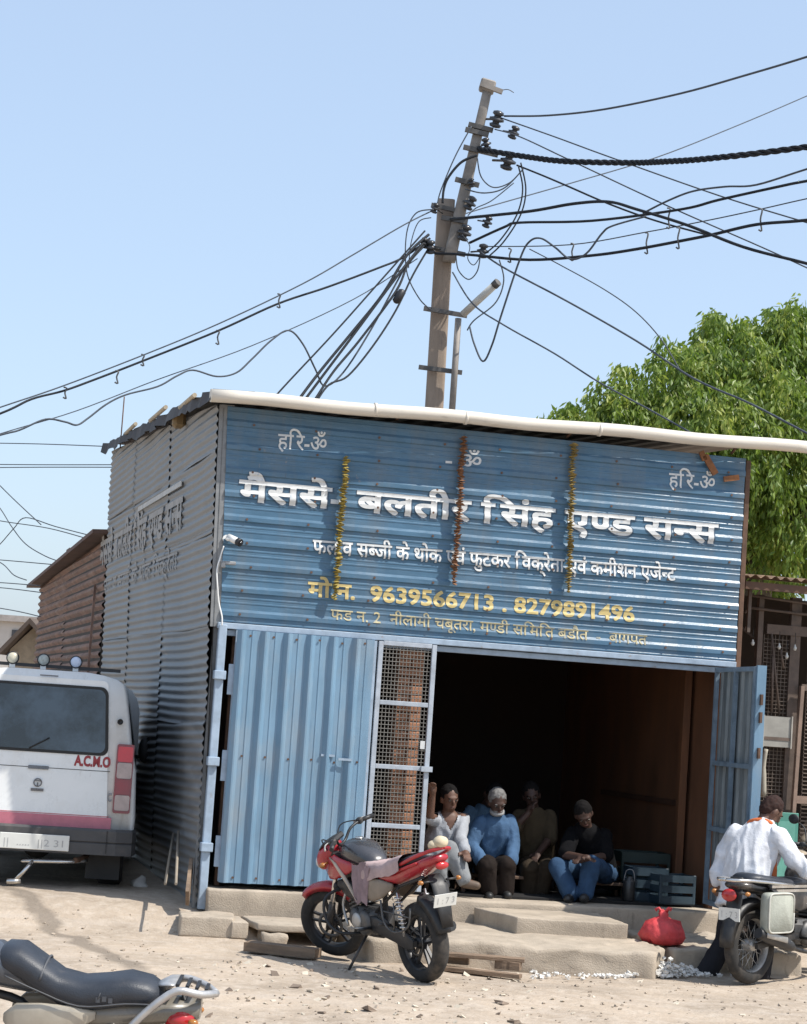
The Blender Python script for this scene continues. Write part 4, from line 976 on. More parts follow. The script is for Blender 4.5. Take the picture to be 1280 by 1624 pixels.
# ================================================================== utility pole and cables
PY_ = 26.8
def pole():
    base = at(690, 1000, PY_); base = V3((base.x-.12, PY_, .6))
    o = thing('utility_pole', 'leaning concrete electricity pole behind the shop roof', 'pole', base)
    PC = M('pole_concrete', (.27, .212, .165), .9, var=.18, scale=2, stretch=(2, 2, .5), bump=.2, bscale=30); overlay(PC, (.16, .13, .11), 3, .55, .7, (4, 4, .35), .75)
    GS = M('pole_grey_steel', (.24, .215, .19), .65, .2, var=.25, scale=5)
    L = lambda u, v, dy=0.0: at(u, v, PY_+dy)-base
    a, b = L(689, 640), L(708, 318); bot = a+(a-b)*((a.z)/(b.z-a.z))
    def sq(c, w_, d_): return sring(c, (w_, 0, 0), (0, d_, 0), 5, 16)
    mb = MB(); n = 10
    mb.loft([sq(bot.lerp(b, i/n), lerp(.132, .115, i/n), lerp(.125, .11, i/n)) for i in range(n+1)]); mb.build('concrete_shaft', PC, o)
    c, d = L(712, 415, -.17), L(775, 135, -.17); mb = MB()
    mb.loft([sq(c.lerp(d, i/n), lerp(.085, .06, i/n), lerp(.085, .06, i/n)) for i in range(n+1)]); mb.build('steel_extension', GS, o)
    def clamp(u0, v0, u1, v1, th=.045, dy=-.2, nm='clamp_bar', m=None):
        mb = MB(); p, q = L(u0, v0, dy), L(u1, v1, dy); mb.bar(p, q, .05, th); mb.build(nm, m or GS, o)
    DKS = M('dark_clamp_steel', (.10, .095, .09), .6, .4, var=.3, scale=9)
    for args in ((664, 582, 733, 591), (672, 489, 741, 501), (668, 389, 738, 404), (684, 325, 738, 337)):
        clamp(*args, th=.055, m=DKS); clamp(args[0], args[1], args[2], args[3], .05, .17, 'clamp_bar', DKS)
    for args in ((743, 197, 782, 207), (738, 205, 775, 214), (735, 233, 790, 246), (722, 284, 760, 294), (762, 133, 797, 146), (700, 345, 742, 352)):
        clamp(*args, th=.06, dy=-.26, m=GS if args[0] > 760 else DKS)
    mb = MB(); p = L(773, 137, -.17); mb.box(p, (.20, .17, .16), (0, R(13), 0), .02); mb.build('pole_cap', GS, o)
    mb = MB(); mb.tube(crom([L(796, 143, -.2), L(806, 142, -.2), L(815, 147, -.2)], 4), .006, 5); mb.build('loose_end', DKS, o)
    mb = MB(); mb.tube([L(727, 505, -.25), L(716, 665, -.25)], .042, 10); mb.build('lamp_pipe', GS, o)
    mb = MB(); mb.tube([L(735, 498, -.3), L(789, 448, -.7)], .05, 10); t = mb.build('tube_lamp', M('tube_light_housing', (.50, .49, .45), .4, var=.1, scale=6), o); t['label'] = 'pale tube light bolted to the pole'
    mb = MB(); mb.tube([L(784, 453, -.67), L(790, 447, -.71)], .056, 10); mb.build('lamp_end_cap', DKS, t)
    # insulators: ribbed dark spools on short arms
    INS = M('dark_porcelain', (.035, .036, .04), .3, var=.3, scale=10); pr = None
    for (u, v, sc_) in ((788, 189, 1.15), (815, 210, .9), (771, 228, .8), (806, 255, 1.25), (746, 322, .95), (773, 352, .8), (737, 369, 1.1), (766, 398, .95), (748, 290, .6), (690, 330, .7), (683, 392, .9), (672, 385, .7)):
        mb = MB(); mb.lathe([(.02, -.10), (.06, -.09), (.07, -.06), (.04, -.045), (.04, -.03), (.085, -.015), (.085, .01), (.04, .025), (.04, .04), (.065, .055), (.06, .085), (.02, .10)], n=12)
        k = mb.build('insulator', INS, o); k.location = L(u, v, -.32); k.rotation_euler = (R(20), R(random.uniform(-20, 30)), 0); k.scale = (sc_, sc_, sc_)
        mb = MB(); mb.tube([(0, 0, 0), ((-.10 if u > 720 else .1)*1.6, .12, -.05)], .014, 6); mb.build('insulator_arm', DKS, k)
pole()
CBL = M('cable_black', (.022, .025, .030), .7, var=.2, scale=8, spec=.2)
GCB = M('cable_grey', (.075, .085, .10), .7, var=.2, scale=8, spec=.2)
HK = M('hook_steel', (.10, .10, .10), .5, .3)
PX = PY_/FPX
def cable(pts, y0, y1, r, label, mat=CBL, hooks=(), nm='cable', k=6, cat='cable', group=None):
    """pts in pixels, distance running from y0 to y1 along the cable; r in pixels"""
    n = len(pts); P3 = [at(u, v, lerp(y0, y1, i/(n-1))) for i, (u, v) in enumerate(pts)]
    C3 = crom(P3, k); base = P3[0]
    o = thing(nm, label, cat, base, group=group) if hooks else None
    mb = MB(); mb.tube([p-base for p in C3], r*PX*.62, 6)
    q = mb.build('wire' if hooks else nm, mat, o)
    if not hooks: q.location = base; tag(q, label, cat, group); o = q
    for (u, v0, v1) in hooks:
        # the hook hangs where the cable passes that column
        best = min(C3, key=lambda p: abs(proj(p)[0]-u)); Y = best.y
        p = [at(u-2, v0, Y), at(u+3, v0+2, Y), at(u, (v0+v1)/2, Y), at(u+2, v1, Y), at(u-3, v1-2, Y)]
        mb = MB(); mb.tube(crom([x-base for x in p], 3), 1.3*PX, 5); mb.build('hook', HK, o)
    return o
Y = PY_-.3
cable([(800, 184), (870, 183), (960, 173), (1080, 148), (1180, 120), (1280, 90), (1420, 44)], Y, 22, 2.6, 'grey wire rising from the pole top to the upper right corner', GCB)
cable([(700, 352), (760, 332), (900, 292), (1040, 250), (1160, 203), (1280, 152), (1400, 98)], Y+.6, 36, 1.8, 'thin wire crossing behind the others up to the right edge', GCB)
def twisted():
    pts = [(758, 236), (830, 248), (900, 256), (1000, 258), (1060, 256), (1140, 250), (1280, 233), (1420, 214)]
    n = len(pts); C3 = crom([at(u, v, lerp(Y, 22, i/(n-1))) for i, (u, v) in enumerate(pts)], 30); base = C3[0]
    o = thing('bundled_cable', 'thick twisted bundle of cables running right from the pole', 'cable', base)
    for s in range(3):
        mb = MB(); tw = []
        for i, p in enumerate(C3):
            a = i*.62+s*2.09; tw.append(p-base+V3((0, math.cos(a), math.sin(a)))*(2.6*PX))
        mb.tube(tw, 2.3*PX, 5); mb.build('strand', CBL, o)
twisted()
cable([(795, 187), (880, 217), (970, 250), (1140, 310), (1280, 353), (1400, 388)], Y, 23, 2.0, 'straight wire from the top insulator falling to the right edge', GCB)
cable([(785, 205), (825, 217), (900, 252), (1060, 327), (1215, 395), (1330, 448)], Y, 23.5, 1.8, 'straight wire just below the top one, falling to the right', GCB)
cable([(820, 262), (860, 278), (900, 295), (965, 323), (1040, 350), (1120, 372)], Y, 24.5, 2.6, 'short dark wire dropping into the thick sagging cable', CBL)
cable([(715, 348), (745, 345), (840, 335), (910, 323), (965, 320), (1010, 332), (1090, 357), (1180, 392), (1280, 418), (1400, 452)], Y, 22.5, 4.0, 'thick black cable bulging up then sagging down to the right edge')
cable([(745, 385), (800, 360), (825, 353), (940, 350), (1080, 332), (1140, 317), (1230, 297), (1280, 287), (1400, 268)], Y, 22.5, 3.4, 'black cable curving up to the right edge above the hooked one', CBL, hooks=((1060, 330, 362),))
cable([(1020, 338), (1060, 318), (1100, 303), (1150, 296), (1200, 293), (1280, 268), (1400, 232)], Y-1.5, 22.5, 2.4, 'grey branch cable leaving the curved one towards the right', GCB)
cable([(690, 402), (745, 404), (840, 412), (940, 405), (1010, 395), (1080, 382), (1130, 372), (1200, 356), (1280, 349), (1400, 333)], Y, 22.5, 3.8, 'lowest thick cable on the right, hung from its wire by hooks', CBL, hooks=((808, 394, 416), (907, 386, 413), (1025, 369, 402), (1075, 361, 394), (1206, 331, 366)))
cable([(760, 391), (905, 388), (1025, 368), (1120, 350), (1205, 332), (1280, 315), (1400, 290)], Y, 22.5, 1.5, 'thin carrier wire above the lowest thick cable', GCB)
cable([(745, 518), (752, 545), (766, 573), (780, 548), (795, 500), (825, 410), (840, 383), (858, 378), (880, 392), (905, 411), (930, 402), (955, 370), (972, 358), (1025, 343)], Y-.4, 24.5, 2.5, 'loose cable hanging in a deep V below the pole and looping up again', GCB)
cable([(760, 398), (800, 425), (900, 478), (1010, 541), (1100, 600), (1190, 640), (1290, 692), (1400, 745)], Y, 19.6, 2.3, 'long wire slanting down across the tree to the right edge', GCB)
cable([(718, 432), (750, 482), (800, 516), (880, 561), (950, 606), (1040, 655), (1120, 700)], Y, 22, 2.0, 'lower slanting wire disappearing in front of the tree', GCB)
cable([(840, 395), (890, 421), (960, 460), (1010, 496), (1050, 540), (1080, 590)], Y, 25, 1.6, 'faint wire curving down onto the tree top', GCB)
cable([(688, 333), (640, 357), (560, 404), (480, 450), (350, 512), (230, 562), (100, 612), (0, 646), (-140, 694)], Y, 24, 1.8, 'thin carrier wire on the left above the hooked cable', GCB)
cable([(682, 378), (640, 408), (600, 425), (520, 455), (440, 482), (345, 525), (225, 573), (150, 602), (100, 620), (50, 633), (0, 656), (-140, 706)], Y, 24, 3.0, 'black cable on the left hung from its wire by small hooks', CBL, hooks=((442, 466, 488), (345, 524, 546), (226, 562, 580), (185, 588, 608), (103, 614, 632)))
cable([(665, 392), (640, 428), (590, 520), (545, 590), (515, 612), (500, 585), (480, 545), (458, 524), (430, 540), (400, 569), (375, 591), (344, 597), (306, 587), (281, 596), (250, 613), (200, 626), (169, 641), (140, 663), (122, 674), (103, 669), (72, 665), (31, 682), (0, 690), (-140, 728)], Y, 23.5, 2.3, 'wavy grey cable sagging along the left sky', GCB)
cable([(662, 410), (560, 475), (400, 548), (250, 602), (120, 652), (0, 688), (-140, 735)], Y, 24, 1.4, 'thin wire that the wavy cable winds along', GCB)
for i, pts in enumerate(([(680, 372), (646, 404), (606, 468), (556, 530), (510, 586), (478, 628), (440, 680)], [(678, 384), (648, 418), (628, 462), (570, 540), (530, 588), (502, 630), (470, 680)], [(674, 366), (610, 438), (530, 528), (446, 618), (400, 672)], [(682, 390), (655, 436), (628, 492), (592, 548), (552, 596), (522, 610), (500, 640), (470, 690)], [(676, 380), (636, 430), (560, 532), (488, 628), (450, 680)])):
    cable(pts, Y, 24.8, (3.6, 3.1, 2.2, 2.5, 3.3)[i], ['thickest service cable of the bundle dropping to the roof', 'second service cable of the bundle, just right of the thickest', 'leftmost thin service cable dropping to the roof', 'rightmost bowed service cable dropping to the roof', 'service cable lying along the thickest one'][i], CBL, group='service cables dropping to the roof')
def lump():
    p = at(633, 470, Y-.6); mb = MB(); mb.lathe([(.02, -.10), (.05, -.08), (.055, 0), (.05, .08), (.02, .10)], n=12); o = mb.build('cable_splice', BLACKP); o.location = p; o.rotation_euler = (0, R(28), 0); tag(o, 'black splice case on the service cables left of the pole', 'splice')
lump()
loops = (([(757, 246), (732, 257), (712, 280), (704, 300), (702, 322)], 3.6, 'thick loop of cable bending over the left of the pole'),
 ([(826, 258), (834, 300), (826, 340), (800, 382), (776, 406)], 2.0, 'outer hanging loop right of the pole'),
 ([(822, 262), (829, 300), (820, 340), (794, 380), (770, 402)], 2.0, 'inner hanging loop right of the pole'),
 ([(757, 250), (763, 280), (782, 297), (808, 290), (828, 270)], 1.7, 'shallow loop under the upper insulators'),
 ([(738, 300), (768, 306), (800, 298), (830, 268)], 1.9, 'wide shallow loop from the pole to the outer insulator'),
 ([(723, 402), (727, 428), (743, 443), (757, 430), (762, 404)], 1.6, 'small loop beneath the lower insulators'),
 ([(792, 412), (799, 445), (786, 480), (752, 508), (741, 524)], 1.8, 'lead curving down to the tube light'),
 ([(688, 332), (660, 338), (645, 370), (645, 430), (664, 472), (684, 492)], 1.8, 'wide loop hanging left of the pole'),
 ([(684, 345), (664, 352), (652, 385), (648, 425)], 1.5, 'narrow loop left of the pole'),
 ([(748, 200), (722, 248), (700, 300), (694, 322)], 1.7, 'stay wire running down the upper pole'),
 ([(815, 290), (780, 318), (755, 330), (742, 342)], 1.5, 'thin lead slanting back to the pole'),
 ([(733, 372), (745, 390), (742, 410), (752, 420), (764, 402)], 1.4, 'tangled lead around the lower insulators'))
for pts, r, lb in loops: cable(pts, Y-.15, Y-.15, r, lb, CBL if r > 1.9 else GCB, group='loops of cable round the pole', k=8)
bgw = (([(-60, 702), (60, 704), (170, 708)], 'uppermost far wire left of the shop'), ([(-60, 736), (60, 737), (182, 737)], 'upper one of the close pair of far wires left of the shop'), ([(-60, 742), (60, 741), (182, 741)], 'lower one of the close pair of far wires left of the shop'),
 ([(-30, 770), (0, 806), (19, 836), (41, 863), (72, 882), (96, 891)], 'sagging far cable ending at the roof hatch of the rusty shed'), ([(-40, 818), (6, 827), (78, 838), (144, 856)], 'far cable ending high on the rusty shed roof'),
 ([(-20, 880), (0, 863), (22, 838), (41, 821), (88, 835), (150, 851)], 'far wire humping over the rusty shed'), ([(-60, 884), (0, 888), (92, 896)], 'level far cable at the rusty roof hatch'),
 ([(-60, 922), (0, 924), (64, 929)], 'far cable meeting the rusty eaves'), ([(-60, 930), (0, 932), (68, 940)], 'far cable just below the rusty eaves'), ([(-20, 882), (5, 895), (22, 912), (42, 920)], 'short hooked far cable left of the rusty shed'), ([(-60, 955), (20, 968), (64, 978)], 'lowest faint far wire left of the rusty shed'), ([(-30, 740), (20, 790), (65, 832)], 'steep faint far wire left of the shop'))
for pts, lb in bgw: cable(pts, 34, 31, 1.6, lb, GCB, group='far wires left of the shop')

# ================================================================== the tree on the right
def tree():
    TY = 29.0; rg = random.Random(3)
    base = at(1185, 1100, TY); base = V3((base.x, TY, .5))
    o = thing('leafy_tree', 'dense bright green tree with drooping leaves behind the stall', 'tree', base)
    BK = M('bark', (.12, .09, .065), .9, var=.3, scale=5, stretch=(3, 3, .6), bump=.5, bscale=20)
    L = lambda u, v, dy=0.0: at(u, v, TY+dy)-base
    mb = MB(); mb.tube([V3((0, 0, -.2)), L(1190, 1000), L(1200, 880), L(1190, 760)], [.34, .28, .24, .16], 10); mb.build('trunk', BK, o)
    for p in ([L(1198, 870), L(1120, 780, -.5), L(1040, 690, -.8)], [L(1195, 800), L(1260, 690, -.4), L(1290, 600, -.5)], [L(1190, 770), L(1160, 660, .4), L(1180, 560)], [L(1198, 860), L(1270, 820, -1), L(1330, 780, -1.4)], [L(1150, 790, -.4), L(1010, 735, -1), L(930, 700, -1.2)]):
        mb = MB(); mb.tube(crom(p, 4), [lerp(.15, .03, i/8) for i in range(9)], 7); mb.build('limb', BK, o)
    LF = bpy.data.materials.new('leaf_green'); LF.use_nodes = True; t = LF.node_tree; b = t.nodes['Principled BSDF']
    b.inputs['Roughness'].default_value = .45
    ge = t.nodes.new('ShaderNodeNewGeometry'); cr = t.nodes.new('ShaderNodeValToRGB'); e = cr.color_ramp.elements
    e[0].color = (.085, .15, .026, 1); e[1].color = (.36, .39, .095, 1); e.new(.6).color = (.19, .265, .045, 1)
    at_ = t.nodes.new('ShaderNodeAttribute'); at_.attribute_name = 'age'; md = t.nodes.new('ShaderNodeMath'); md.operation = 'MULTIPLY_ADD'; md.inputs[1].default_value = .45
    t.links.new(ge.outputs['Random Per Island'], md.inputs[0]); t.links.new(at_.outputs['Fac'], md.inputs[2]); t.links.new(md.outputs[0], cr.inputs[0]); t.links.new(cr.outputs[0], b.inputs['Base Color'])
    tr = t.nodes.new('ShaderNodeBsdfTranslucent'); mx = t.nodes.new('ShaderNodeMixShader'); mx.inputs[0].default_value = .38
    hs = t.nodes.new('ShaderNodeHueSaturation'); hs.inputs['Value'].default_value = 1.5; hs.inputs['Saturation'].default_value = 1.05; t.links.new(cr.outputs[0], hs.inputs['Color']); t.links.new(hs.outputs[0], tr.inputs[0])
    t.links.new(b.outputs[0], mx.inputs[1]); t.links.new(tr.outputs[0], mx.inputs[2]); t.links.new(mx.outputs[0], t.nodes['Material Output'].inputs[0])
    px = TY/FPX
    lobes = [(846, 698, 30, -1.0), (880, 692, 38, -1.0), (915, 686, 44, -1.0), (960, 672, 50, -1.1), (1200, 600, 105, 0), (1235, 560, 75, .6), (1120, 600, 70, -.4), (1050, 625, 85, -.6), (990, 660, 62, -.9), (930, 688, 48, -1.1), (880, 700, 36, -1.1), (1130, 690, 95, -1.4), (1240, 690, 110, -1.2), (1180, 780, 90, -.6), (1270, 830, 95, -.8), (1200, 880, 70, .3), (1330, 700, 150, 0), (1330, 560, 110, .6), (1040, 720, 70, -.2), (1220, 960, 60, .8), (1150, 530, 45, .4), (1255, 520, 42, .2)]
    vs, fs, age = [], [], []
    def leaf(p, d, ln, wd):
        s = d.cross(V3((rg.uniform(-1, 1), rg.uniform(-1, 1), rg.uniform(-.3, .3)))).normalized()*wd/2; nrm = s.cross(d).normalized()
        k = len(vs); vs.extend([p, p+d*ln*.45+s+nrm*wd*.15, p+d*ln, p+d*ln*.45-s+nrm*wd*.15]); fs.extend([(k, k+1, k+2), (k, k+2, k+3)])
    for (u, v, r, dy) in lobes:
        c = L(u, v, dy); rad = r*px; n = int(52*(r/60)**2)+22
        for i in range(n):
            d = V3((rg.gauss(0, 1), rg.gauss(0, 1), rg.gauss(0, 1))).normalized()
            q = c+V3((d.x*rad, d.y*rad*.9, d.z*rad*.92))*(rg.uniform(.55, 1.06) if rg.random() < .8 else rg.uniform(.2, .6))
            out = (d+V3((0, 0, .25))).normalized()
            m = rg.randint(22, 32); ag = rg.random()**1.3*.62
            # a twig that bends over, with long leaves hanging from it
            for j in range(m):
                tt = j/m; w_ = q+out*.26*tt+V3((0, 0, -.42*tt*tt))+V3((rg.gauss(0, .055), rg.gauss(0, .055), rg.gauss(0, .05)))
                dd = (V3((0, 0, -1))+out*.35+V3((rg.gauss(0, .42), rg.gauss(0, .42), rg.gauss(0, .25)))).normalized()
                leaf(w_, dd, rg.uniform(.095, .15), rg.uniform(.036, .054)); age.extend([ag]*4)
    mb = MB(); mb.v = vs; mb.f = fs; mb.sm = [False]*len(fs); cw = mb.build('crown', LF, o, recalc=False); cw['kind'] = 'stuff'
    aa = cw.data.attributes.new('age', 'FLOAT', 'POINT'); aa.data.foreach_set('value', age)
tree()
# ================================================================== motorcycles
def bike_mats(tag_, body, body2):
    B = {}
    B['paint'] = M(tag_+'_paint', body, .28, var=.10, scale=6, coat=.35); overlay(B['paint'], (.34, .27, .21), 5, .52, .8, amount=.38)
    B['paint2'] = M(tag_+'_second_paint', body2, .32, var=.12, scale=6, coat=.2); overlay(B['paint2'], (.34, .27, .21), 5, .52, .8, amount=.38, seed=2)
    B['black'] = M('bike_black', (.020, .020, .021), .5, var=.3, scale=14)
    if not B['black'].get('d'): overlay(B['black'], (.20, .16, .12), 7, .55, .85, amount=.45); B['black']['d'] = 1
    B['engine'] = M('engine_alloy', (.10, .10, .10), .5, .5, var=.3, scale=12)
    if not B['engine'].get('d'): overlay(B['engine'], (.20, .16, .12), 8, .5, .8, amount=.5); B['engine']['d'] = 1
    B['chrome'] = M('chrome', (.62, .60, .57), .22, .9)
    B['silver'] = M('bike_silver', (.42, .41, .39), .4, .5, var=.15, scale=10)
    B['tyre'] = MATS['tyre_rubber']
    B['seat'] = M('seat_vinyl', (.028, .032, .042), .42, var=.2, scale=7, bump=.15, bscale=120)
    B['rim'] = M('dark_rim', (.028, .028, .03), .4, .3, var=.2)
    B['red'] = M('tail_red', (.42, .02, .02), .15, coat=.5); B['amber'] = M('amber_lens', (.38, .15, .03), .2, coat=.4)
    B['lens'] = M('headlamp_glass', (.55, .57, .58), .1, var=.1, coat=.6); B['plate'] = M('plate_white', (.66, .66, .62), .5)
    return B
def motorcycle(name, label, loc, heading, lean, S):
    o = thing(name, label, 'motorcycle', loc, rot=(-lean, 0, heading)); B = S['mats']
    rw, fw = S.get('rw', .305), S.get('fw', .30); xr, xf = -.655, .665
    axis = V3((-.44, 0, .90)).normalized(); head = V3((.40, 0, .86))
    RS = Matrix.Rotation(S.get('steer', 0), 3, axis)
    def F(p): return head+RS @ (V3(p)-head)
    ident = lambda p: V3(p)
    def mk(nm, mat, fn, par=o, T=ident, bev=0.0, lab=None):
        mb = MB(); fn(mb); mb.v = [T(p) for p in mb.v]; ob = mb.build(nm, mat, par, bev)
        if lab: ob['label'] = lab
        return ob
    def body(secs, n=18):        # x, z centre, half width, half height, exponent[, y]
        return [sring((s[0], s[5] if len(s) > 5 else 0, s[1]), (0, s[2], 0), (0, 0, s[3]), s[4], n) for s in secs]
    # wheels
    def wheel(cx, r, wd, T, nm):
        c = (cx, 0, r)
        pr = [(r-.095, -wd*.42), (r-.07, -wd*.52), (r-.03, -wd*.48), (r-.006, -wd*.25), (r, 0), (r-.006, wd*.25), (r-.03, wd*.48), (r-.07, wd*.52), (r-.095, wd*.42)]
        t = mk(nm, B['tyre'], lambda m: m.lathe(pr, c, 'Y', 40, close=False), T=T)
        def rim(m):
            m.lathe([(r-.072, -wd*.40), (r-.095, -wd*.36), (r-.108, -.012), (r-.108, .012), (r-.095, wd*.36), (r-.072, wd*.40)], c, 'Y', 36, close=False)
            m.lathe([(.001, -.06), (.035, -.06), (.05, -.03), (.05, .03), (.035, .06), (.001, .06)], c, 'Y', 16)
            if S.get('spokes') == 'wire':
                for k in range(24):
                    a = k*2*math.pi/24; s = 1 if k % 2 else -1
                    m.tube([V3(c)+V3((math.cos(a)*.045, s*.035, math.sin(a)*.045)), V3(c)+V3((math.cos(a+.35*s)*(r-.10), 0, math.sin(a+.35*s)*(r-.10)))], .0028, 4)
            else:
                for k in range(5):
                    for s in (-1, 1):
                        a = k*2*math.pi/5+.3; b_ = a+s*.17
                        m.bar(V3(c)+V3((math.cos(a+s*.5)*.04, 0, math.sin(a+s*.5)*.04)), V3(c)+V3((math.cos(b_)*(r-.10), 0, math.sin(b_)*(r-.10))), .024, .017)
        q = mk('rim', B['silver'] if S.get('spokes') == 'wire' else B['rim'], rim, t, T)
        mk('brake_disc' if nm == 'front_tyre' and S.get('spokes') != 'wire' else 'brake_drum', B['engine'], lambda m: m.lathe([(.085, .058), (.112 if nm == 'front_tyre' else .095, .058), (.112 if nm == 'front_tyre' else .095, .063), (.085, .063), (.085, .058)], c, 'Y', 28, close=False), t, T)
    wheel(xf, fw, .095, F, 'front_tyre'); wheel(xr, rw, .122 if S.get('spokes') != 'wire' else .10, ident, 'rear_tyre')
    # fork
    for s in (-1, 1):
        mk('fork_leg', B['chrome'], lambda m: m.tube([(xf-.03, s*.092, fw+.06), (.44, s*.092, .86)], [.022, .020], 10), T=F)
        mk('fork_slider', B['black'], lambda m: m.tube([(xf+.005, s*.092, fw-.02), (xf-.085, s*.092, fw+.20)], [.028, .028], 10), T=F)
    mk('yoke', B['black'], lambda m: (m.box((.425, 0, .90), (.10, .24, .03), (0, -.45, 0)), m.box((.475, 0, .75), (.10, .24, .035), (0, -.45, 0))), T=F)
    # front fender
    def fender(m, cx, r, a0, a1, hw, c_=None):
        rr = []
        for k in range(13):
            a = R(lerp(a0, a1, k/12)); ww = hw*(.75+.25*math.sin(math.pi*k/12)); d = V3((math.cos(a), 0, math.sin(a))); cc = V3((cx, 0, r))
            rr.append([cc+d*(r-.035)+V3((0, -ww, 0)), cc+d*(r+.012)+V3((0, -ww*.85, 0)), cc+d*(r+.030), cc+d*(r+.012)+V3((0, ww*.85, 0)), cc+d*(r-.035)+V3((0, ww, 0)), cc+d*(r+.004)+V3((0, ww*.7, 0)), cc+d*(r+.020), cc+d*(r+.004)+V3((0, -ww*.7, 0))])
        m.loft(rr)
    mk('front_fender', B['paint'], lambda m: fender(m, xf, fw+.012, 48, 142, .066), T=F)
    mk('rear_fender', B['black'], lambda m: fender(m, xr, rw+.02, S.get('rf0', 60), S.get('rf1', 172), .075))
    # headlamp cowl
    if S.get('cowl', True):
        mk('headlamp_cowl', B['paint'], lambda m: m.loft(body([(.44, .90, .05, .09, 2.2), (.49, .89, .10, .125, 2.4), (.56, .87, .105, .115, 2.4), (.63, .845, .085, .085, 2.3), (.665, .83, .05, .05, 2)])), T=F)
        mk('visor', B['black'], lambda m: m.loft(body([(.44, 1.015, .05, .012, 2), (.50, 1.01, .085, .02, 2), (.57, .975, .085, .02, 2), (.62, .935, .05, .012, 2)])), T=F)
        mk('headlamp', B['lens'], lambda m: m.ell((.655, 0, .825), (.03, .065, .055), 14, 8), T=F)
    else:
        mk('headlamp', B['chrome'], lambda m: m.lathe([(.03, -.12), (.07, -.09), (.09, -.02), (.092, .02), (.08, .03), (.001, .045)], (.58, 0, .86), 'X', 20), T=F)
    mk('clocks', B['black'], lambda m: m.box((.47, 0, 1.01), (.08, .17, .05), (0, .5, 0), .012), T=F)
    # handlebar
    hb = [(.30, -.36, 1.055), (.345, -.25, 1.065), (.39, -.13, 1.045), (.415, -.05, .975), (.415, .05, .975), (.39, .13, 1.045), (.345, .25, 1.065), (.30, .36, 1.055)]
    h = mk('handlebar', B['black'], lambda m: m.tube(crom(hb, 4), .012, 8), T=F)
    for s in (-1, 1):
        mk('grip', B['black'], lambda m: m.tube([(.30, s*.37, 1.055), (.342, s*.255, 1.065)], .019, 8), h, F)
        mk('lever', B['silver'], lambda m: m.tube(crom([(.40, s*.22, 1.06), (.40, s*.29, 1.06), (.36, s*.37, 1.05)], 4), .007, 6), h, F)
        mk('switch_box', B['black'], lambda m: m.box((.355, s*.235, 1.065), (.05, .05, .05), ch=.01), h, F)
        if S.get('mirrors'):
            st = mk('mirror', B['black'], lambda m: (m.tube(crom([(.37, s*.21, 1.08), (.39, s*.26, 1.20), (.37, s*.34, 1.25)], 4), .006, 6), m.ell((.365, s*.365, 1.265), (.016, .06, .042), 12, 8)), h, F)
        mk('front_indicator', B['amber'], lambda m: (m.ell((.53, s*.19, .86), (.03, .025, .022), 10, 6), m.tube([(.50, s*.10, .86), (.53, s*.19, .86)], .009, 6)), T=F)
    # tank, shrouds, seat, tail
    mk('fuel_tank', B['tank'] if 'tank' in B else B['paint2'], lambda m: m.loft(body(S.get('tank', [(.38, .86, .05, .07, 2.4), (.34, .885, .115, .095, 2.5), (.24, .91, .145, .11, 2.6), (.12, .905, .145, .105, 2.6), (.0, .875, .12, .09, 2.5), (-.08, .845, .085, .06, 2.4), (-.11, .83, .05, .035, 2.2)]))))
    mk('tank_cap', B['chrome'], lambda m: m.lathe([(.001, .012), (.032, .010), (.036, 0)], (.20, 0, S.get('capz', 1.018)), Matrix.Rotation(R(-4), 3, 'Y'), 16))
    if S.get('shroud'):
        for s in (-1, 1):
            mk('tank_shroud', B['paint'], lambda m: m.loft([sring((x, s*y, z), (0, .016, 0), (.0, 0, hh), 2.3, 12) for x, y, z, hh in ((.50, .13, .76, .025), (.42, .155, .775, .085), (.32, .165, .795, .10), (.22, .160, .80, .07), (.12, .150, .81, .045), (.06, .140, .82, .012))]))
            mk('side_strake', B['strake'], lambda m: m.loft([sring((x, s*y, z), (0, .012, 0), (.02, 0, hh), 2.2, 10) for x, y, z, hh in ((.36, .178, .86, .012), (.26, .180, .80, .035), (.14, .172, .70, .04), (.05, .160, .60, .035), (.0, .15, .54, .012))]))
    mk('seat', B['seat'], lambda m: m.loft(body(S['seat'], 20)), lab=S.get('seatlab'))
    if S.get('tail', True):
        mk('tail_cowl', B['paint'], lambda m: m.loft(body(S.get('tailsec', [(-.20, .74, .10, .055, 2.4), (-.40, .76, .125, .065, 2.4), (-.62, .81, .12, .06, 2.4), (-.80, .87, .095, .05, 2.3), (-.93, .915, .06, .032, 2.2)]))))
    for s in (-1, 1):
        mk('side_panel', B['side'] if 'side' in B else B['paint2'], lambda m: m.loft([sring((x, s*y, z), (0, .014, 0), (0, 0, hh), 2.6, 12) for x, y, z, hh in ((-.02, .115, .68, .02), (-.08, .135, .67, .085), (-.20, .145, .67, .095), (-.34, .14, .69, .07), (-.46, .125, .72, .02))]))
    mk('tail_lamp', B['red'], lambda m: m.ell(S.get('tl', (-.94, 0, .86)), S.get('tls', (.03, .075, .035)), 14, 8))
    for s in (-1, 1):
        tx, ty, tz = S.get('ti', (-.86, .15, .80))
        mk('rear_indicator', B['amber'], lambda m: m.ell((tx, s*ty, tz), (.026, .022, .018), 10, 6)); mk('indicator_stem', B['black'], lambda m: m.tube([(tx, s*.06, tz), (tx, s*(ty-.02), tz)], .009, 6))
    # grab rail
    GR = S.get('grab')
    if GR: 
        for s in (-1, 1): mk('grab_rail', B['grabm'], lambda m: m.tube(crom([(x, s*y, z) for x, y, z in GR], 4), S.get('gr', .014), 8))
    # number plate
    px, pz_, pr_ = S.get('plate', (-.97, .66, .25))
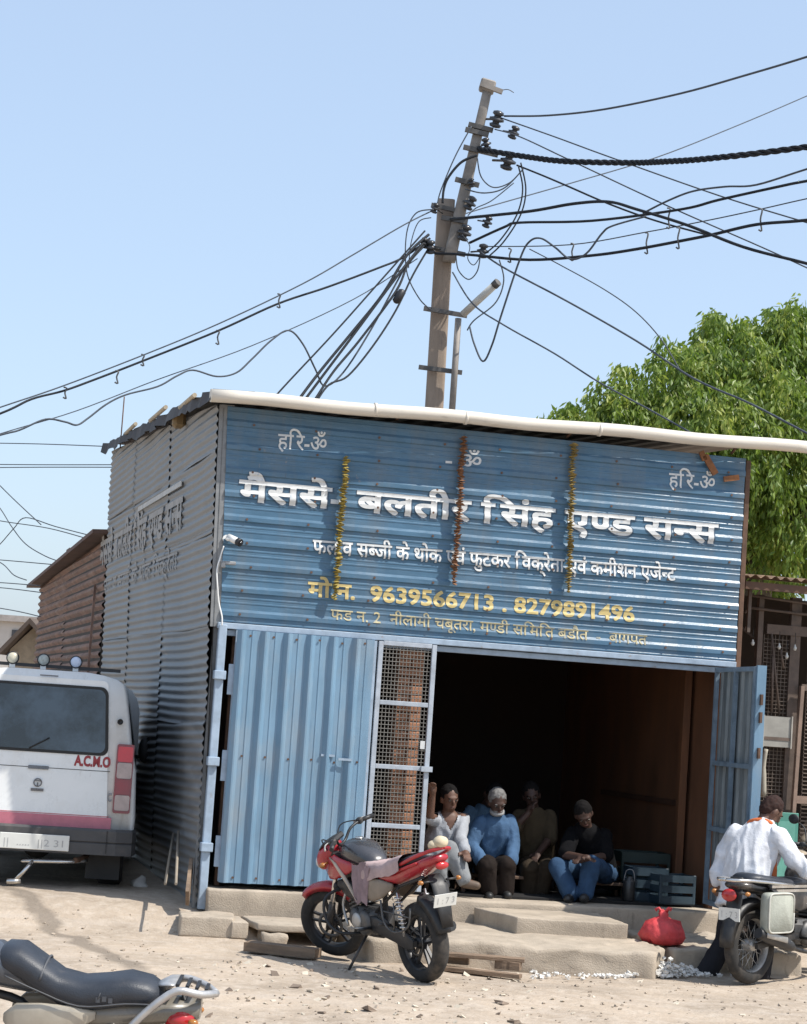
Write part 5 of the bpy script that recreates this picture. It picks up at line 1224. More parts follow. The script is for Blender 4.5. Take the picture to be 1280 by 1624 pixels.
    hang = mk('plate_hanger', B['black'], lambda m: m.loft([sring(p, (0, w_, 0), (.012, 0, 0), 3, 10) for p, w_ in (((-.86, 0, .84), .06), ((px+.05, 0, pz_+.10), .075), ((px+.012, 0, pz_-.05), .065), ((px-.03, 0, pz_-.20), .05))]))
    pl = mk('number_plate', B['plate'], lambda m: m.box((px-.012, 0, pz_), (.006, .20, .10), (0, -pr_, 0)), hang)
    def ptxt():
        bm, wd = text_bm(['HR 1 T'] if False else ['1 : 7 3'], .0); Rm = Matrix.Rotation(-pr_, 3, 'Y')
        for v in bm.verts: v.co = V3((px-.012, 0, pz_))+Rm @ V3((-.0045, .085-v.co.x*.17/wd, -.025+v.co.y*.07))
        me = bpy.data.meshes.new('plate_lettering'); bm.to_mesh(me); bm.free(); me.materials.append(M('worn_plate_letter', (.40, .40, .39), .6)); q = bpy.data.objects.new('plate_lettering', me); COL.objects.link(q); q.parent = pl
    ptxt()
    # engine and frame
    def engine(m):
        m.box((.02, 0, .40), (.34, .24, .20), ch=.04); m.box((.17, 0, .42), (.16, .20, .16), ch=.03)
        for s in (-1, 1): m.lathe([(.001, .15), (.06, .15), (.095, .135), (.105, .10)], (-.02, 0, .39), Matrix.Rotation(R(-90*s), 3, 'X'), 18); m.lathe([(.001, .14), (.05, .14), (.075, .12), (.08, .09)], (.13, 0, .41), Matrix.Rotation(R(-90*s), 3, 'X'), 16)
    en = mk('engine', B['engine'], engine)
    def fins(m):
        for k in range(7): m.box((.16+.012*k, 0, .50+.028*k), (.17, .19-.006*k, .012), (0, .35, 0))
        m.box((.20, 0, .60), (.12, .13, .22), (0, .35, 0)); m.box((.255, 0, .725), (.14, .16, .06), (0, .35, 0), .015)
    mk('cylinder', B['engine'], fins, en)
    fr = mk('frame', B['black'], lambda m: (m.tube(crom([(.42, 0, .84), (.36, 0, .60), (.30, 0, .40), (.20, 0, .28), (-.10, 0, .28)], 4), .02, 8), m.tube(crom([(.40, 0, .86), (.1, 0, .78), (-.12, 0, .70), (-.14, 0, .42), (-.10, 0, .28)], 4), .022, 8), m.tube([(-.12, .07, .70), (-.50, .08, .72), (-.80, .06, .82)], .014, 6), m.tube([(-.12, -.07, .70), (-.50, -.08, .72), (-.80, -.06, .82)], .014, 6), m.tube([(-.13, .08, .48), (-.48, .08, .71)], .012, 6), m.tube([(-.13, -.08, .48), (-.48, -.08, .71)], .012, 6)))
    for s in (-1, 1):
        mk('swing_arm', B['black'], lambda m: m.bar((-.10, s*.095, .38), (xr-.05, s*.10, rw), .03, .045), fr)
        mk('shock_absorber', B['red'] if S.get('redshock') else B['chrome'], lambda m: [m.tube([(lerp(-.52, -.58, .1), s*.125, .68), (-.60, s*.125, rw+.05)], .012, 6)]+[m.lathe([(.030, -.006), (.034, 0), (.030, .006)], V3((lerp(-.53, -.59, k/7), s*.125, lerp(.64, rw+.12, k/7))), 'Z', 10) for k in range(8)], fr)
        mk('foot_peg', B['black'], lambda m: m.tube([(-.12, s*.12, .36), (-.12, s*.25, .36)], .013, 8), fr)
        mk('pillion_peg', B['black'], lambda m: (m.tube([(-.42, s*.13, .42), (-.42, s*.24, .44)], .012, 8), m.tube([(-.25, s*.11, .48), (-.42, s*.14, .42)], .010, 6)), fr)
    mk('chain_case', B['black'], lambda m: m.loft([sring((x, .115, z), (0, .012, 0), (0, 0, hh), 3, 10) for x, z, hh in ((-.02, .40, .05), (-.2, .39, .065), (-.45, .35, .06), (-.62, .315, .065), (-.70, .305, .04))]), fr)
    ex = mk('exhaust', S['exm'], lambda m: m.tube(crom([(.33, -.03, .62), (.40, -.07, .50), (.34, -.10, .30), (.10, -.13, .24), (-.20, -.15, .27), (-.42, -.165, .33), (-.80, -.18, .42)], 5), [.018]*22+[.03, .045, .05, .052, .052, .052, .05, .046, .04], 10))
    mk('exhaust_shield', B['silver'], lambda m: m.loft([sring((x, -.225, z), (0, .006, 0), (0, 0, .025), 3, 8) for x, z in ((-.46, .36), (-.60, .385), (-.74, .41))]), ex)
    if S.get('stand', True):
        mk('side_stand', B['black'], lambda m: (m.tube([(-.02, .10, .30), (-.06, .27+.04, .055)], .011, 6), m.box((-.06, .325, .045), (.07, .05, .012))), fr)
    mk('gear_lever', B['silver'], lambda m: m.tube([(-.08, .17, .36), (.10, .18, .34)], .007, 5), fr)
    mk('horn', B['black'], lambda m: m.lathe([(.02, 0), (.045, .02), (.045, .03)], (.42, .07, .62), 'X', 12), fr)
    return o, mk, body, B, F

def red_bike():
    a, b = at(672, 1552, 15.5), at(527, 1520, 16.6); d = V3((b.x-a.x, b.y-a.y, 0)); hd = math.atan2(d.y, d.x)
    B = bike_mats('red_bike', (.36, .018, .03), (.05, .05, .055))
    B['tank'] = M('tank_grey', (.045, .045, .05), .25, var=.2, scale=6, coat=.5); overlay(B['tank'], (.34, .27, .21), 5, .55, .8, amount=.35)
    B['strake'] = M('beige_strake', (.42, .35, .28), .4, var=.15, scale=8); B['side'] = M('grey_tan_panel', (.22, .18, .14), .5, var=.2, scale=8); B['grabm'] = B['red_grab'] = M('red_grab', (.40, .03, .035), .35)
    S = dict(mats=B, steer=R(33), shroud=True, exm=B['black'], plate=(-.985, .66, .28), rf0=95, rf1=165, redshock=False,
             seat=[(-.06, .835, .06, .02, 2.3), (-.10, .835, .10, .04, 2.5), (-.22, .82, .135, .045, 2.6), (-.36, .825, .14, .05, 2.6), (-.44, .86, .135, .055, 2.6), (-.56, .895, .125, .055, 2.6), (-.70, .935, .105, .05, 2.5), (-.80, .965, .07, .035, 2.4), (-.83, .97, .03, .015, 2)],
             tailsec=[(-.12, .755, .10, .05, 2.4), (-.30, .765, .135, .065, 2.4), (-.50, .80, .14, .07, 2.4), (-.70, .87, .125, .06, 2.4), (-.86, .935, .10, .045, 2.3), (-.98, .975, .055, .028, 2.2)],
             tl=(-.975, 0, .915), tls=(.025, .06, .03), ti=(-.93, .17, .80), grab=[(-.60, .135, .90), (-.78, .13, .97), (-.95, .09, 1.03), (-1.0, .0, 1.05)])
    o, mk, body, B, F = motorcycle('red_motorcycle', 'dusty red and black motorcycle parked on its side stand before the shop', ((a.x+b.x)/2+.02, (a.y+b.y)/2, gz(0, 16)+.0), hd, R(8), S)
    o.scale = (.965, .965, .965)
    CL = M('pink_beige_cloth', (.42, .31, .30), .9, var=.2, scale=6, bump=.3, bscale=18); CL2 = M('mauve_cloth', (.24, .175, .19), .9, var=.25, scale=7, bump=.3, bscale=18)
    def cloth(m):
        rr = []
        for k in range(12):
            x = lerp(-.06, -.62, k/11); zt = interp(-x, [.06, .22, .36, .44, .56, .7], [.865, .872, .885, .925, .96, .99]); row = []
            for j in range(15):
                t = lerp(-.75, 1.0, j/14); w_ = .150; y = w_*math.sin(max(-1.57, min(1.57, t*1.9))); dz = -max(0, abs(t)-.55)*.26*(1.0+.15*math.sin(k*.9)) if t > 0 else -max(0, abs(t)-.55)*.2
                row.append(V3((x+.01*mnoise.noise((k*.7, j*.7, 2)), y+(.014 if t > 0 else -.012)*(abs(t) > .5)+.012*mnoise.noise((k*.9, j*.8, 4)), zt+.008+dz-.010*abs(t)+.008*mnoise.noise((k*.8, j*.9, 7)))))
            rr.append(row)
        m.loft(rr, closed=False, caps=False)
    mk('seat_cloth', CL, cloth, lab='pinkish cloth draped over the seat')
    def cloth2(m):
        rr = []
        for k in range(9):
            z = lerp(.86, .55, k/8); row = []
            for j in range(9):
                x = lerp(.06, -.20, j/8)-.10*k/8*(.5-j/8); row.append(V3((x+.03*k/8, .165+.012*math.sin(j*1.9+k*.4)+.008*mnoise.noise((j*.8, k*.9, 1)), z-.02*math.sin(j*.9))))
            rr.append(row)
        m.loft(rr, closed=False, caps=False)
    mk('hanging_cloth', CL2, cloth2, lab='mauve cloth hanging down the left flank')
    def bundle(m):
        m.ell((-.97, 0, 1.09), (.055, .06, .05), 12, 8); m.ell((-.94, .04, 1.07), (.05, .05, .035), 10, 7); m.v = [p+V3((0, 0, 0))+p.normalized()*.012*mnoise.noise(p*22) for p in m.v]
    mk('cloth_bundle', M('cream_cloth', (.55, .46, .32), .9, var=.2, scale=9), bundle, lab='cream cloth bundled on the tail')
    TAPE = M('red_rim_tape', (.42, .06, .07), .5)
    for cx, r, T, nm in ((.665, .30, F, 'rim_tape'), (-.655, .305, lambda p: V3(p), 'rim_tape')):
        for s in (-1, 1): mk(nm, TAPE, lambda m: m.lathe([(r-.070, s*.038), (r-.088, s*.037), (r-.088, s*.034), (r-.070, s*.035), (r-.070, s*.038)], (cx, 0, r), 'Y', 36, close=False), T=T)
    mk('engine_guard', B['black'], lambda m: m.tube(crom([(.33, .05, .64), (.36, .24, .56), (.34, .26, .40), (.22, .22, .30), (.12, .06, .28)], 5), .013, 8))
    mk('saree_guard', B['engine'], lambda m: [m.tube(crom([(-.40, .20, .62), (-.46, .215, .46), (-.60, .215, .40), (-.78, .205, .46), (-.80, .19, .60)], 4), .008, 6), m.tube([(-.44, .205, .54), (-.79, .20, .53)], .006, 5), m.tube([(-.60, .21, .62), (-.60, .215, .41)], .006, 5)])
    mk('clutch_cover', B['silver'], lambda m: m.lathe([(.001, .022), (.05, .020), (.062, .012), (.068, 0)], (.05, .145, .40), Matrix.Rotation(R(-90), 3, 'X'), 20))
    mk('sump_pipe', B['silver'], lambda m: m.tube(crom([(.22, .12, .62), (.28, .13, .50), (.20, .14, .34)], 4), .012, 6))
    for s in (-1, 1):
        mk('control_cable', B['black'], lambda m: m.tube(crom([(.37, s*.24, 1.07), (.50, s*.16, 1.06), (.50, s*.07, .90), (.36, s*.05, .74)], 5), .0055, 5), T=F)
    mk('air_duct', B['black'], lambda m: m.loft([sring((x, .11, z), (0, .03, 0), (0, 0, hh), 2.5, 12) for x, z, hh in ((.34, .66, .03), (.24, .64, .075), (.12, .61, .07), (.02, .58, .03))]))
    for s in (-1, 1): mk('red_tail_strip', B['red_grab'], lambda m: m.loft([sring((x, s*y, z), (0, .008, 0), (0, 0, .012), 2, 8) for x, y, z in ((-.30, .142, .80), (-.55, .147, .845), (-.80, .118, .925))]))
red_bike()

def dark_bike():
    a = at(1186, 1569, 16.75); hd = R(45)
    B = bike_mats('dark_bike', (.022, .022, .024), (.03, .03, .032)); B['side'] = B['paint2']; B['grabm'] = B['chrome']
    S = dict(mats=B, steer=R(-8), cowl=False, spokes='wire', exm=B['black'], plate=(-.93, .55, .05), rf0=45, rf1=185, stand=False, mirrors=True,
             seat=[(.02, .80, .06, .02, 2.3), (-.04, .80, .11, .04, 2.5), (-.25, .79, .14, .045, 2.6), (-.5, .80, .145, .05, 2.6), (-.72, .825, .135, .05, 2.6), (-.80, .83, .09, .03, 2.4)],
             tailsec=[(-.12, .72, .10, .04, 2.4), (-.50, .735, .13, .045, 2.4), (-.80, .77, .11, .045, 2.3), (-.92, .78, .07, .03, 2.2)], tl=(-.955, 0, .70), tls=(.035, .07, .05), ti=(-.93, .16, .72), grab=[(-.30, .16, .78), (-.55, .165, .80), (-.85, .15, .82), (-.99, .08, .82), (-1.0, 0, .82)])
    o, mk, body, B, F = motorcycle('dark_motorcycle', 'black motorcycle with a grey saddle bag that the man in white pushes', (a.x+.655*math.cos(hd), 16.75+.655*math.sin(hd), gz(3, 16.7)), hd, R(1), S)
    BAG = M('grey_canvas_bag', (.31, .32, .275), .85, var=.15, scale=6, bump=.2, bscale=60)
    def bag(m):
        rr = []
        for y, k in ((-.155, .86), (-.165, 1.0), (-.225, 1.02), (-.245, .95)): rr.append([V3((-.585+p.x*k, y, .575+p.z*k)) for p in [V3((q.x, 0, q.y)) for q in [V3((v.x, v.y, 0)) for v in sring((0, 0, 0), (.175, 0, 0), (0, .158, 0), 7, 28)]]])
        m.loft(rr)
    bg = mk('saddle_bag', BAG, bag, lab='square grey saddle bag with pale piping')
    mk('piping', M('pale_piping', (.46, .45, .40), .8), lambda m: m.tube([V3((-.585+q.x*1.01, -.246, .575+q.y*1.01)) for q in sring((0, 0, 0), (.168, 0, 0), (0, .151, 0), 7, 28)]+[V3((-.585+.168*1.01, -.246, .575))], .007, 6), bg)
    mk('bag_strap', B['black'], lambda m: m.bar((-.585, -.20, .72), (-.585, -.10, .80), .06, .01), bg)
    for z, x0, x1 in ((.775, -.62, -.12), (.742, -.56, -.08)): mk('side_rail', B['chrome'], lambda m: m.bar((x0, -.165, z), (x1, -.165, z), .016, .022))
    mk('leg_guard', B['chrome'], lambda m: m.tube(crom([(.36, -.05, .62), (.40, -.27, .52), (.36, -.28, .34), (.26, -.08, .30)], 5), .013, 8))
dark_bike()

def near_bike():
    Y0 = 10.3; t = at(343, 1590, Y0); B = bike_mats('near_bike', (.16, .145, .12), (.40, .36, .295)); B['side'] = M('champagne_panel', (.40, .36, .295), .35, .2, var=.1, scale=8); B['grabm'] = M('satin_alloy', (.46, .45, .44), .38, .55, var=.12, scale=12)
    B['tank'] = M('slate_tank', (.055, .062, .075), .3, var=.15, scale=6, coat=.4)
    B['seat'] = M('slate_seat', (.026, .031, .041), .45, var=.15, scale=7, bump=.12, bscale=140); overlay(B['seat'], (.30, .25, .2), 5, .6, .85, amount=.3)
    S = dict(gr=.019, mats=B, steer=0, cowl=True, exm=B['chrome'], plate=(-.97, .60, .1), rf0=60, rf1=175, mirrors=False,
             tank=[(.34, .84, .05, .05, 2.4), (.28, .87, .125, .09, 2.5), (.18, .905, .155, .105, 2.6), (.04, .915, .155, .105, 2.6), (-.06, .885, .13, .09, 2.5), (-.14, .845, .095, .06, 2.4), (-.17, .83, .05, .035, 2.2)], capz=1.008,
             seat=[(.06, .945, .10, .03, 2.3), (.0, .95, .145, .072, 2.6), (-.08, .935, .155, .088, 2.7), (-.18, .875, .15, .085, 2.8), (-.27, .822, .15, .08, 2.8), (-.38, .80, .155, .08, 2.8), (-.49, .812, .16, .082, 2.8), (-.60, .835, .16, .08, 2.8), (-.70, .828, .15, .07, 2.6), (-.77, .812, .11, .045, 2.4)], seatlab='slate blue vinyl seat with a stitched front hump',
             tailsec=[(-.30, .70, .12, .06, 2.4), (-.55, .72, .14, .07, 2.4), (-.78, .745, .125, .065, 2.4), (-.95, .76, .09, .05, 2.3)], tl=(-.86, .04, .715), tls=(.085, .10, .06), ti=(-.93, .15, .72),
             grab=[(-.60, .165, .64), (-.68, .172, .735), (-.77, .168, .82), (-.85, .155, .868), (-.95, .12, .85), (-1.02, .0, .835)])
    o, mk, body, B, F = motorcycle('slate_motorcycle', 'slate grey motorcycle in the lower left foreground, only seat and tail showing', (t.x-1.02, Y0+.02, gz(-2, Y0)-.075), R(180), R(4), S)
    mk('seat_seam', M('seat_piping', (.075, .078, .085), .5), lambda m: m.tube([V3((-.185-.02*abs(math.sin(a)), .152*math.cos(a), .872+.088*math.sin(a))) for a in [math.pi*i/14 for i in range(15)]], .006, 6))
    mk('seat_skirt_seam', M('seat_piping', (.075, .078, .085), .5), lambda m: m.tube(crom([(x, .163, z) for x, z in ((-.02, .885), (-.18, .825), (-.38, .765), (-.60, .79), (-.74, .795))], 4), .004, 5))
    mk('seat_cross_seam', MATS['seat_piping'], lambda m: m.tube([V3((-.47-.03*abs(math.sin(a)), .163*math.cos(a), .805+.086*math.sin(a))) for a in [math.pi*i/14 for i in range(15)]], .0035, 5))
    mk('seat_print', M('faded_print', (.07, .075, .085), .6), lambda m: [m.box((-.53+.03*k, .1615, .80+.006*(k % 2)), (.020, .002, .024)) for k in range(3)])['kind'] = 'stuff'
    mk('tank_badge', M('pale_badge', (.55, .55, .55), .3, .3), lambda m: m.box((.10, .05, 1.012), (.12, .05, .008), (R(-12), 0, 0)))
    for k in range(4): mk('rack_slat', B['black'], lambda m: m.bar((-.84-.045*k, -.12+.016*k, .885-.008*k), (-.84-.045*k, .12-.016*k, .885-.008*k), .016, .014))
    mk('rack_plate', B['grabm'], lambda m: m.loft([sring((x, 0, z), (0, w_, 0), (0, 0, .008), 3, 12) for x, z, w_ in ((-.74, .866, .06), (-.79, .884, .13), (-.83, .886, .135))]))
near_bike()
# ================================================================== people
def remeshed(mb, name, mat, parent, voxel=.010, smooth=2):
    me = bpy.data.meshes.new('tmp'); me.from_pydata([tuple(p) for p in mb.v], [], mb.f)
    bm = bmesh.new(); bm.from_mesh(me); bmesh.ops.recalc_face_normals(bm, faces=bm.faces); bm.to_mesh(me); bm.free()
    t = bpy.data.objects.new('tmp', me)
    r = t.modifiers.new('r', 'REMESH'); r.mode = 'VOXEL'; r.voxel_size = voxel; r.use_smooth_shade = True
    s = t.modifiers.new('s', 'SMOOTH'); s.factor = .5; s.iterations = smooth
    out = evaluated(t)
    bpy.data.objects.remove(t); bpy.data.meshes.remove(me); out.name = name; out.materials.clear(); out.materials.append(mat)
    o = bpy.data.objects.new(name, out); COL.objects.link(o); o.parent = parent
    return o
def capsule(mb, p, q, r0, r1, n=12):
    p, q = V3(p), V3(q); d = (q-p); L = d.length; d = d.normalized() if L > 1e-6 else V3((0, 0, 1)); pts, rs = [], []
    for a in (-80, -50, -20): pts.append(p+d*(r0*math.sin(R(a)))); rs.append(r0*math.cos(R(a)))
    for k in range(1, 6): pts.append(p.lerp(q, k/6)); rs.append(lerp(r0, r1, k/6))
    for a in (20, 50, 80): pts.append(q+d*(r1*math.sin(R(a)))); rs.append(r1*math.cos(R(a)))
    mb.tube(pts, rs, n)
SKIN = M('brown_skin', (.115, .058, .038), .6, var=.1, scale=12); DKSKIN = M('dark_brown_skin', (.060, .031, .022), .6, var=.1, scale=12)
def person(label, J, cl, root, face, skin=SKIN, rz=0.0, fold=1.0):
    """J: joints in the world; face: the way the face looks"""
    o = thing('person', label, 'person', root)
    P = {k: V3(v)-V3(root) for k, v in J.items()}
    face = V3(face).normalized()
    up = (P['head']-P['neck']).normalized(); sd = face.cross(up).normalized(); fw = up.cross(sd).normalized()
    Rm = Matrix((sd, fw, up)).transposed()
    H = P['head']; X = lambda x, y, z: H+Rm @ V3((x, y, z))
    body = MB()
    # head: skull, jaw, nose, ears
    body.ell(X(0, -.008, .018), (.074, .092, .098), 16, 12, Rm); body.ell(X(0, .018, -.045), (.058, .066, .070), 14, 10, Rm); body.ell(X(0, .095, -.012), (.014, .022, .024), 8, 6, Rm); body.ell(X(0, .075, .026), (.05, .02, .018), 8, 6, Rm)
    body.ell(X(0, .078, -.062), (.026, .014, .012), 8, 6, Rm)
    for s in (-1, 1): body.ell(X(s*.076, -.008, -.01), (.012, .022, .034), 8, 6, Rm)
    capsule(body, P['neck']-up*.03, X(0, -.01, -.06), .056, .052)
    sh = (P['shR']-P['shL']); sdir = sh.normalized()
    tr = (P['neck']-P['pelvis']); tdir = tr.normalized(); fdir = sdir.cross(tdir).normalized()
    def torso(mb, g, belly=0.0, hem=0.0, hemw=0.0):
        hp = (P['hipR']-P['hipL']).length/2+.085; sw_ = sh.length/2
        S_ = [(-.06-hem, hp+hemw, .12+hemw), (.0, hp, .125), (.25, .165, .118+belly), (.5, .170, .118+belly*.8), (.72, sw_+.015, .115), (.90, sw_*.85, .092), (.99, .085, .07), (1.06, .05, .045)]
        rr = []
        for t, a, b in S_:
            c = P['pelvis']+tr*t; dl = sdir*(a+g); fl = fdir*(b+g); rr.append(sring(c, dl, fl, 2.4, 20))
        mb.loft(rr)
        for s in ('L', 'R'): mb.ell(P['sh'+s]-tdir*.025, (.058+g*.8, .058+g*.8, .058+g*.8), 12, 8)
    torso(body, 0)
    def arm(mb, g, frac=1.0, cuff=0.0):
        for s in ('L', 'R'):
            a, e, w_ = P['sh'+s], P['el'+s], P['wr'+s]
            capsule(mb, a, e if frac > .5 else a.lerp(e, frac*2), .052+g, .043+g+cuff*(frac <= .5))
            if frac > .5: capsule(mb, e, e.lerp(w_, (frac-.5)*2), .042+g, .030+g+cuff)
    arm(body, 0)
    def hand(mb, s):
        w_, e = P['wr'+s], P['el'+s]; d = (w_-e).normalized(); t = P.get('ha'+s)
        if t is not None: d = (t-w_).normalized()
        n0 = d.cross(V3((0, 0, 1))); n0 = n0.normalized() if n0.length > .1 else V3((1, 0, 0)); side = n0; nrm = side.cross(d).normalized()
        capsule(mb, w_-d*.01, w_+d*.05, .028, .034, 10)
        for k in range(4):
            q = w_+d*.072+side*(-.030+.020*k); ln = (.036, .042, .040, .031)[k]; m1 = q+d*ln-nrm*.006; m2 = m1+(d*.75-nrm*.65).normalized()*ln*.75
            capsule(mb, q-d*.03, m1, .0100, .0095, 7); capsule(mb, m1, m2, .0095, .0085, 7)
        tb = w_+d*.025+side*.034; m1 = tb+(d*.6+side*.75).normalized()*.038; capsule(mb, tb-side*.015, m1, .013, .011, 7); capsule(mb, m1, m1+(d*.85-nrm*.3).normalized()*.03, .011, .009, 7)
    for s in ('L', 'R'): hand(body, s)
    def legs(mb, g, frac=1.0, cuff=0.0):
        for s in ('L', 'R'):
            a, k, an = P['hip'+s], P['kn'+s], P['an'+s]
            capsule(mb, a, k, .085+g, .060+g, 14); capsule(mb, k, k.lerp(an, frac), .058+g, .040+g+cuff, 14)
    legs(body, 0)
    for s in ('L', 'R'):
        an, to = P['an'+s], P['to'+s]; capsule(body, an-V3((0, 0, .02)), to, .038, .030)
    remeshed(body, 'body', skin, o, .0095, 2)
    # clothes
    mb = MB(); torso(mb, cl.get('g', .018), cl.get('belly', .01), cl.get('hem', .12), cl.get('hemw', .02)); arm(mb, cl.get('ag', .020), cl.get('sleeve', 1.0), .012)
    if cl.get('hem', .12) > .2: 
        mb2 = mb
    for q, v in enumerate(mb.v):
        pass
    shirt = remeshed(mb, 'shirt', cl['shirt'], o, .011, 2)
    def crease(ob, k, ax):
        vs_ = ob.data.vertices; n_ = len(vs_); co = [0.0]*(3*n_); no = [0.0]*(3*n_); vs_.foreach_get('co', co); vs_.foreach_get('normal', no)
        for i_ in range(n_):
            x_, y_, z_ = co[3*i_:3*i_+3]; w1 = .5*mnoise.noise((x_*4, y_*4, z_*4+ax.x))
            r1 = 1-2.2*abs(mnoise.noise((x_*10+ax.x+w1, y_*10+ax.y, z_*3.2+w1))); r2 = 1-2.2*abs(mnoise.noise((x_*15+ax.y, y_*15+ax.x, z_*9+3*w1)))
            d_ = k*(.011*r1+.004*r2+.008*mnoise.noise((x_*5, y_*5, z_*5)))
            for q_ in range(3): co[3*i_+q_] += no[3*i_+q_]*d_
        vs_.foreach_set('co', co); ob.data.update()
    crease(shirt, fold, V3((len(label), 0, 0)))
    if cl.get('vneck'):
        bm = bmesh.new(); bm.from_mesh(shirt.data); cut = []
        for f in bm.faces:
            l = f.calc_center_median()-P['pelvis']; t_ = l.dot(tdir)/tr.length; s_ = abs((f.calc_center_median()-P['neck']).dot(sdir)); n_ = (f.calc_center_median()-P['neck']).dot(face)
            if t_ > .70 and n_ > 0 and s_ < (t_-.70)*.24 or t_ > 1.02: cut.append(f)
        bmesh.ops.delete(bm, geom=cut, context='FACES'); bm.to_mesh(shirt.data); bm.free()
    mb = MB(); legs(mb, .020, .97, .014); mb.ell(P['pelvis'], (.165, .135, .12), 14, 9)
    tro = remeshed(mb, 'trousers', cl['trousers'], o, .012, 2)
    crease(tro, .9, V3((0, len(label), 0)))
    for s in ('L', 'R'):
        an, to = P['an'+s], P['to'+s]; mb = MB(); capsule(mb, an-V3((0, 0, .035)), to-V3((0, 0, .004)), .046, .038); capsule(mb, an-V3((0, 0, .03)), an+V3((0, 0, .015)), .044, .046)
        remeshed(mb, 'shoe', cl['shoe'], o, .010, 1)
    # hair as a cap over the skull, thicker at the back
    if cl.get('hair'):
        mb = MB(); mb.ell(X(0, -.022, .034), (.083, .094, .100), 18, 12, Rm); mb.ell(X(0, -.055, -.015), (.070, .055, .065), 14, 9, Rm)
        h = remeshed(mb, 'hair', cl['hair'], o, .008, 1)
        nn = [v.normal.copy() for v in h.data.vertices]
        for v, q_ in zip(h.data.vertices, nn): v.co += q_*.006*mnoise.noise(v.co*45)
        # leave the face free
        bm = bmesh.new(); bm.from_mesh(h.data); cut = []
        for f in bm.faces:
            l = Rm.transposed() @ (f.calc_center_median()-H)
            if l.y > .035 and l.z < .055+.25*(l.y-.035) or (l.z < -.01 and l.y > -.02): cut.append(f)
        bmesh.ops.delete(bm, geom=cut, context='FACES'); bm.to_mesh(h.data); bm.free()
    EW = M('eye_white', (.16, .13, .11), .5); ED = M('eye_dark', (.015, .012, .01), .2)
    for s in (-1, 1):
        mb = MB(); mb.ell(X(s*.030, .079, .005), (.014, .008, .008), 10, 6, Rm); e = mb.build('eye', EW, o); mb = MB(); mb.ell(X(s*.030, .085, .005), (.007, .004, .007), 8, 5, Rm); mb.build('iris', ED, e)
        mb = MB(); mb.ell(X(s*.031, .083, .026), (.020, .006, .005), 8, 5, Rm); mb.build('eyebrow', cl.get('hair') or ED, o)
    mb = MB(); mb.ell(X(0, .086, -.052), (.022, .006, .004), 8, 5, Rm); mb.build('mouth', M('lips', (.11, .04, .035), .5), o)
    return o, X, Rm
HAIRB = M('black_hair', (.008, .007, .007), .9, spec=.15, var=.3, scale=40); HAIRW = M('white_hair', (.15, .145, .14), .7, var=.2, scale=40); HAIRBR = M('dark_brown_hair', (.030, .014, .011), .8, spec=.25, var=.3, scale=40)
SH = {}
def cm(name, c): return M(name, c, .9, var=.14, scale=9, bump=.18, bscale=70, spec=.15)
def seat_joints(J, yl):
    """J: joint -> (u, v, dy) with dy the shop depth relative to yl"""
    return {k: sw(u, v, yl+dy) for k, (u, v, dy) in J.items()}
FRONT = -EY
# --- man in white, an arm raised to the gate
J = seat_joints(dict(head=(713, 1267, 0), neck=(711, 1290, .03), pelvis=(700, 1356, .12), shL=(733, 1299, .02), shR=(691, 1301, .04), elL=(730, 1331, -.12), wrL=(737, 1349, -.28), elR=(681, 1296, -.17), wrR=(686, 1261, -.24), haR=(686, 1246, -.28),
    hipL=(712, 1358, .10), hipR=(692, 1358, .12), knL=(712, 1348, -.24), anL=(736, 1394, -.30), toL=(756, 1404, -.34), knR=(692, 1352, -.30), anR=(700, 1403, -.22), toR=(701, 1410, -.34)), .42)
o, X, Rm = person('seated man in white shirt and pale trousers, one arm raised to the gate', J, dict(shirt=cm('white_kurta', (.34, .355, .38)), trousers=cm('pale_grey_trousers', (.21, .22, .23)), shoe=M('brown_sandal', (.10, .07, .05), .6), hair=HAIRB, sleeve=.97, hem=.15, g=.012, ag=.010, vneck=1), V3((sw(705, 1412, .3).x, sw(705, 1412, .3).y, FL+.02)), FRONT+EX*.15)
# --- old man in blue with mask under the chin
J = seat_joints(dict(head=(789, 1272, -.08), neck=(786, 1296, .0), pelvis=(783, 1370, .16), shL=(808, 1303, .02), shR=(763, 1304, .02), elL=(815, 1338, -.06), wrL=(810, 1366, -.24), elR=(748, 1340, -.05), wrR=(765, 1368, -.24),
    hipL=(796, 1372, .12), hipR=(770, 1372, .12), knL=(803, 1374, -.32), anL=(801, 1413, -.28), toL=(806, 1420, -.40), knR=(772, 1374, -.34), anR=(776, 1414, -.30), toR=(776, 1421, -.42)), .58)
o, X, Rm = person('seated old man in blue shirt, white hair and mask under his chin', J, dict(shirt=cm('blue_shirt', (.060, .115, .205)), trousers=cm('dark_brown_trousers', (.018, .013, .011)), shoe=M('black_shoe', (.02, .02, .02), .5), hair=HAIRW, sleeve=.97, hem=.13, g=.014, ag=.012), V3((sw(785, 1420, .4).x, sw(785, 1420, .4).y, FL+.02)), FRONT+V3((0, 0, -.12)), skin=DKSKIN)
mb = MB(); mb.loft([sring(X(0, y, z), Rm @ V3((w_, 0, 0)), Rm @ V3((0, d_, .01)), 2.2, 16) for y, z, w_, d_ in ((.022, -.072, .064, .070), (.026, -.095, .066, .072), (.020, -.118, .052, .055))]); mb.build('face_mask', cm('white_mask', (.30, .30, .30)), o)
mb = MB(); mb.ell(X(0, .045, -.066), (.050, .048, .038), 12, 8, Rm); mb.build('beard', HAIRW, o)
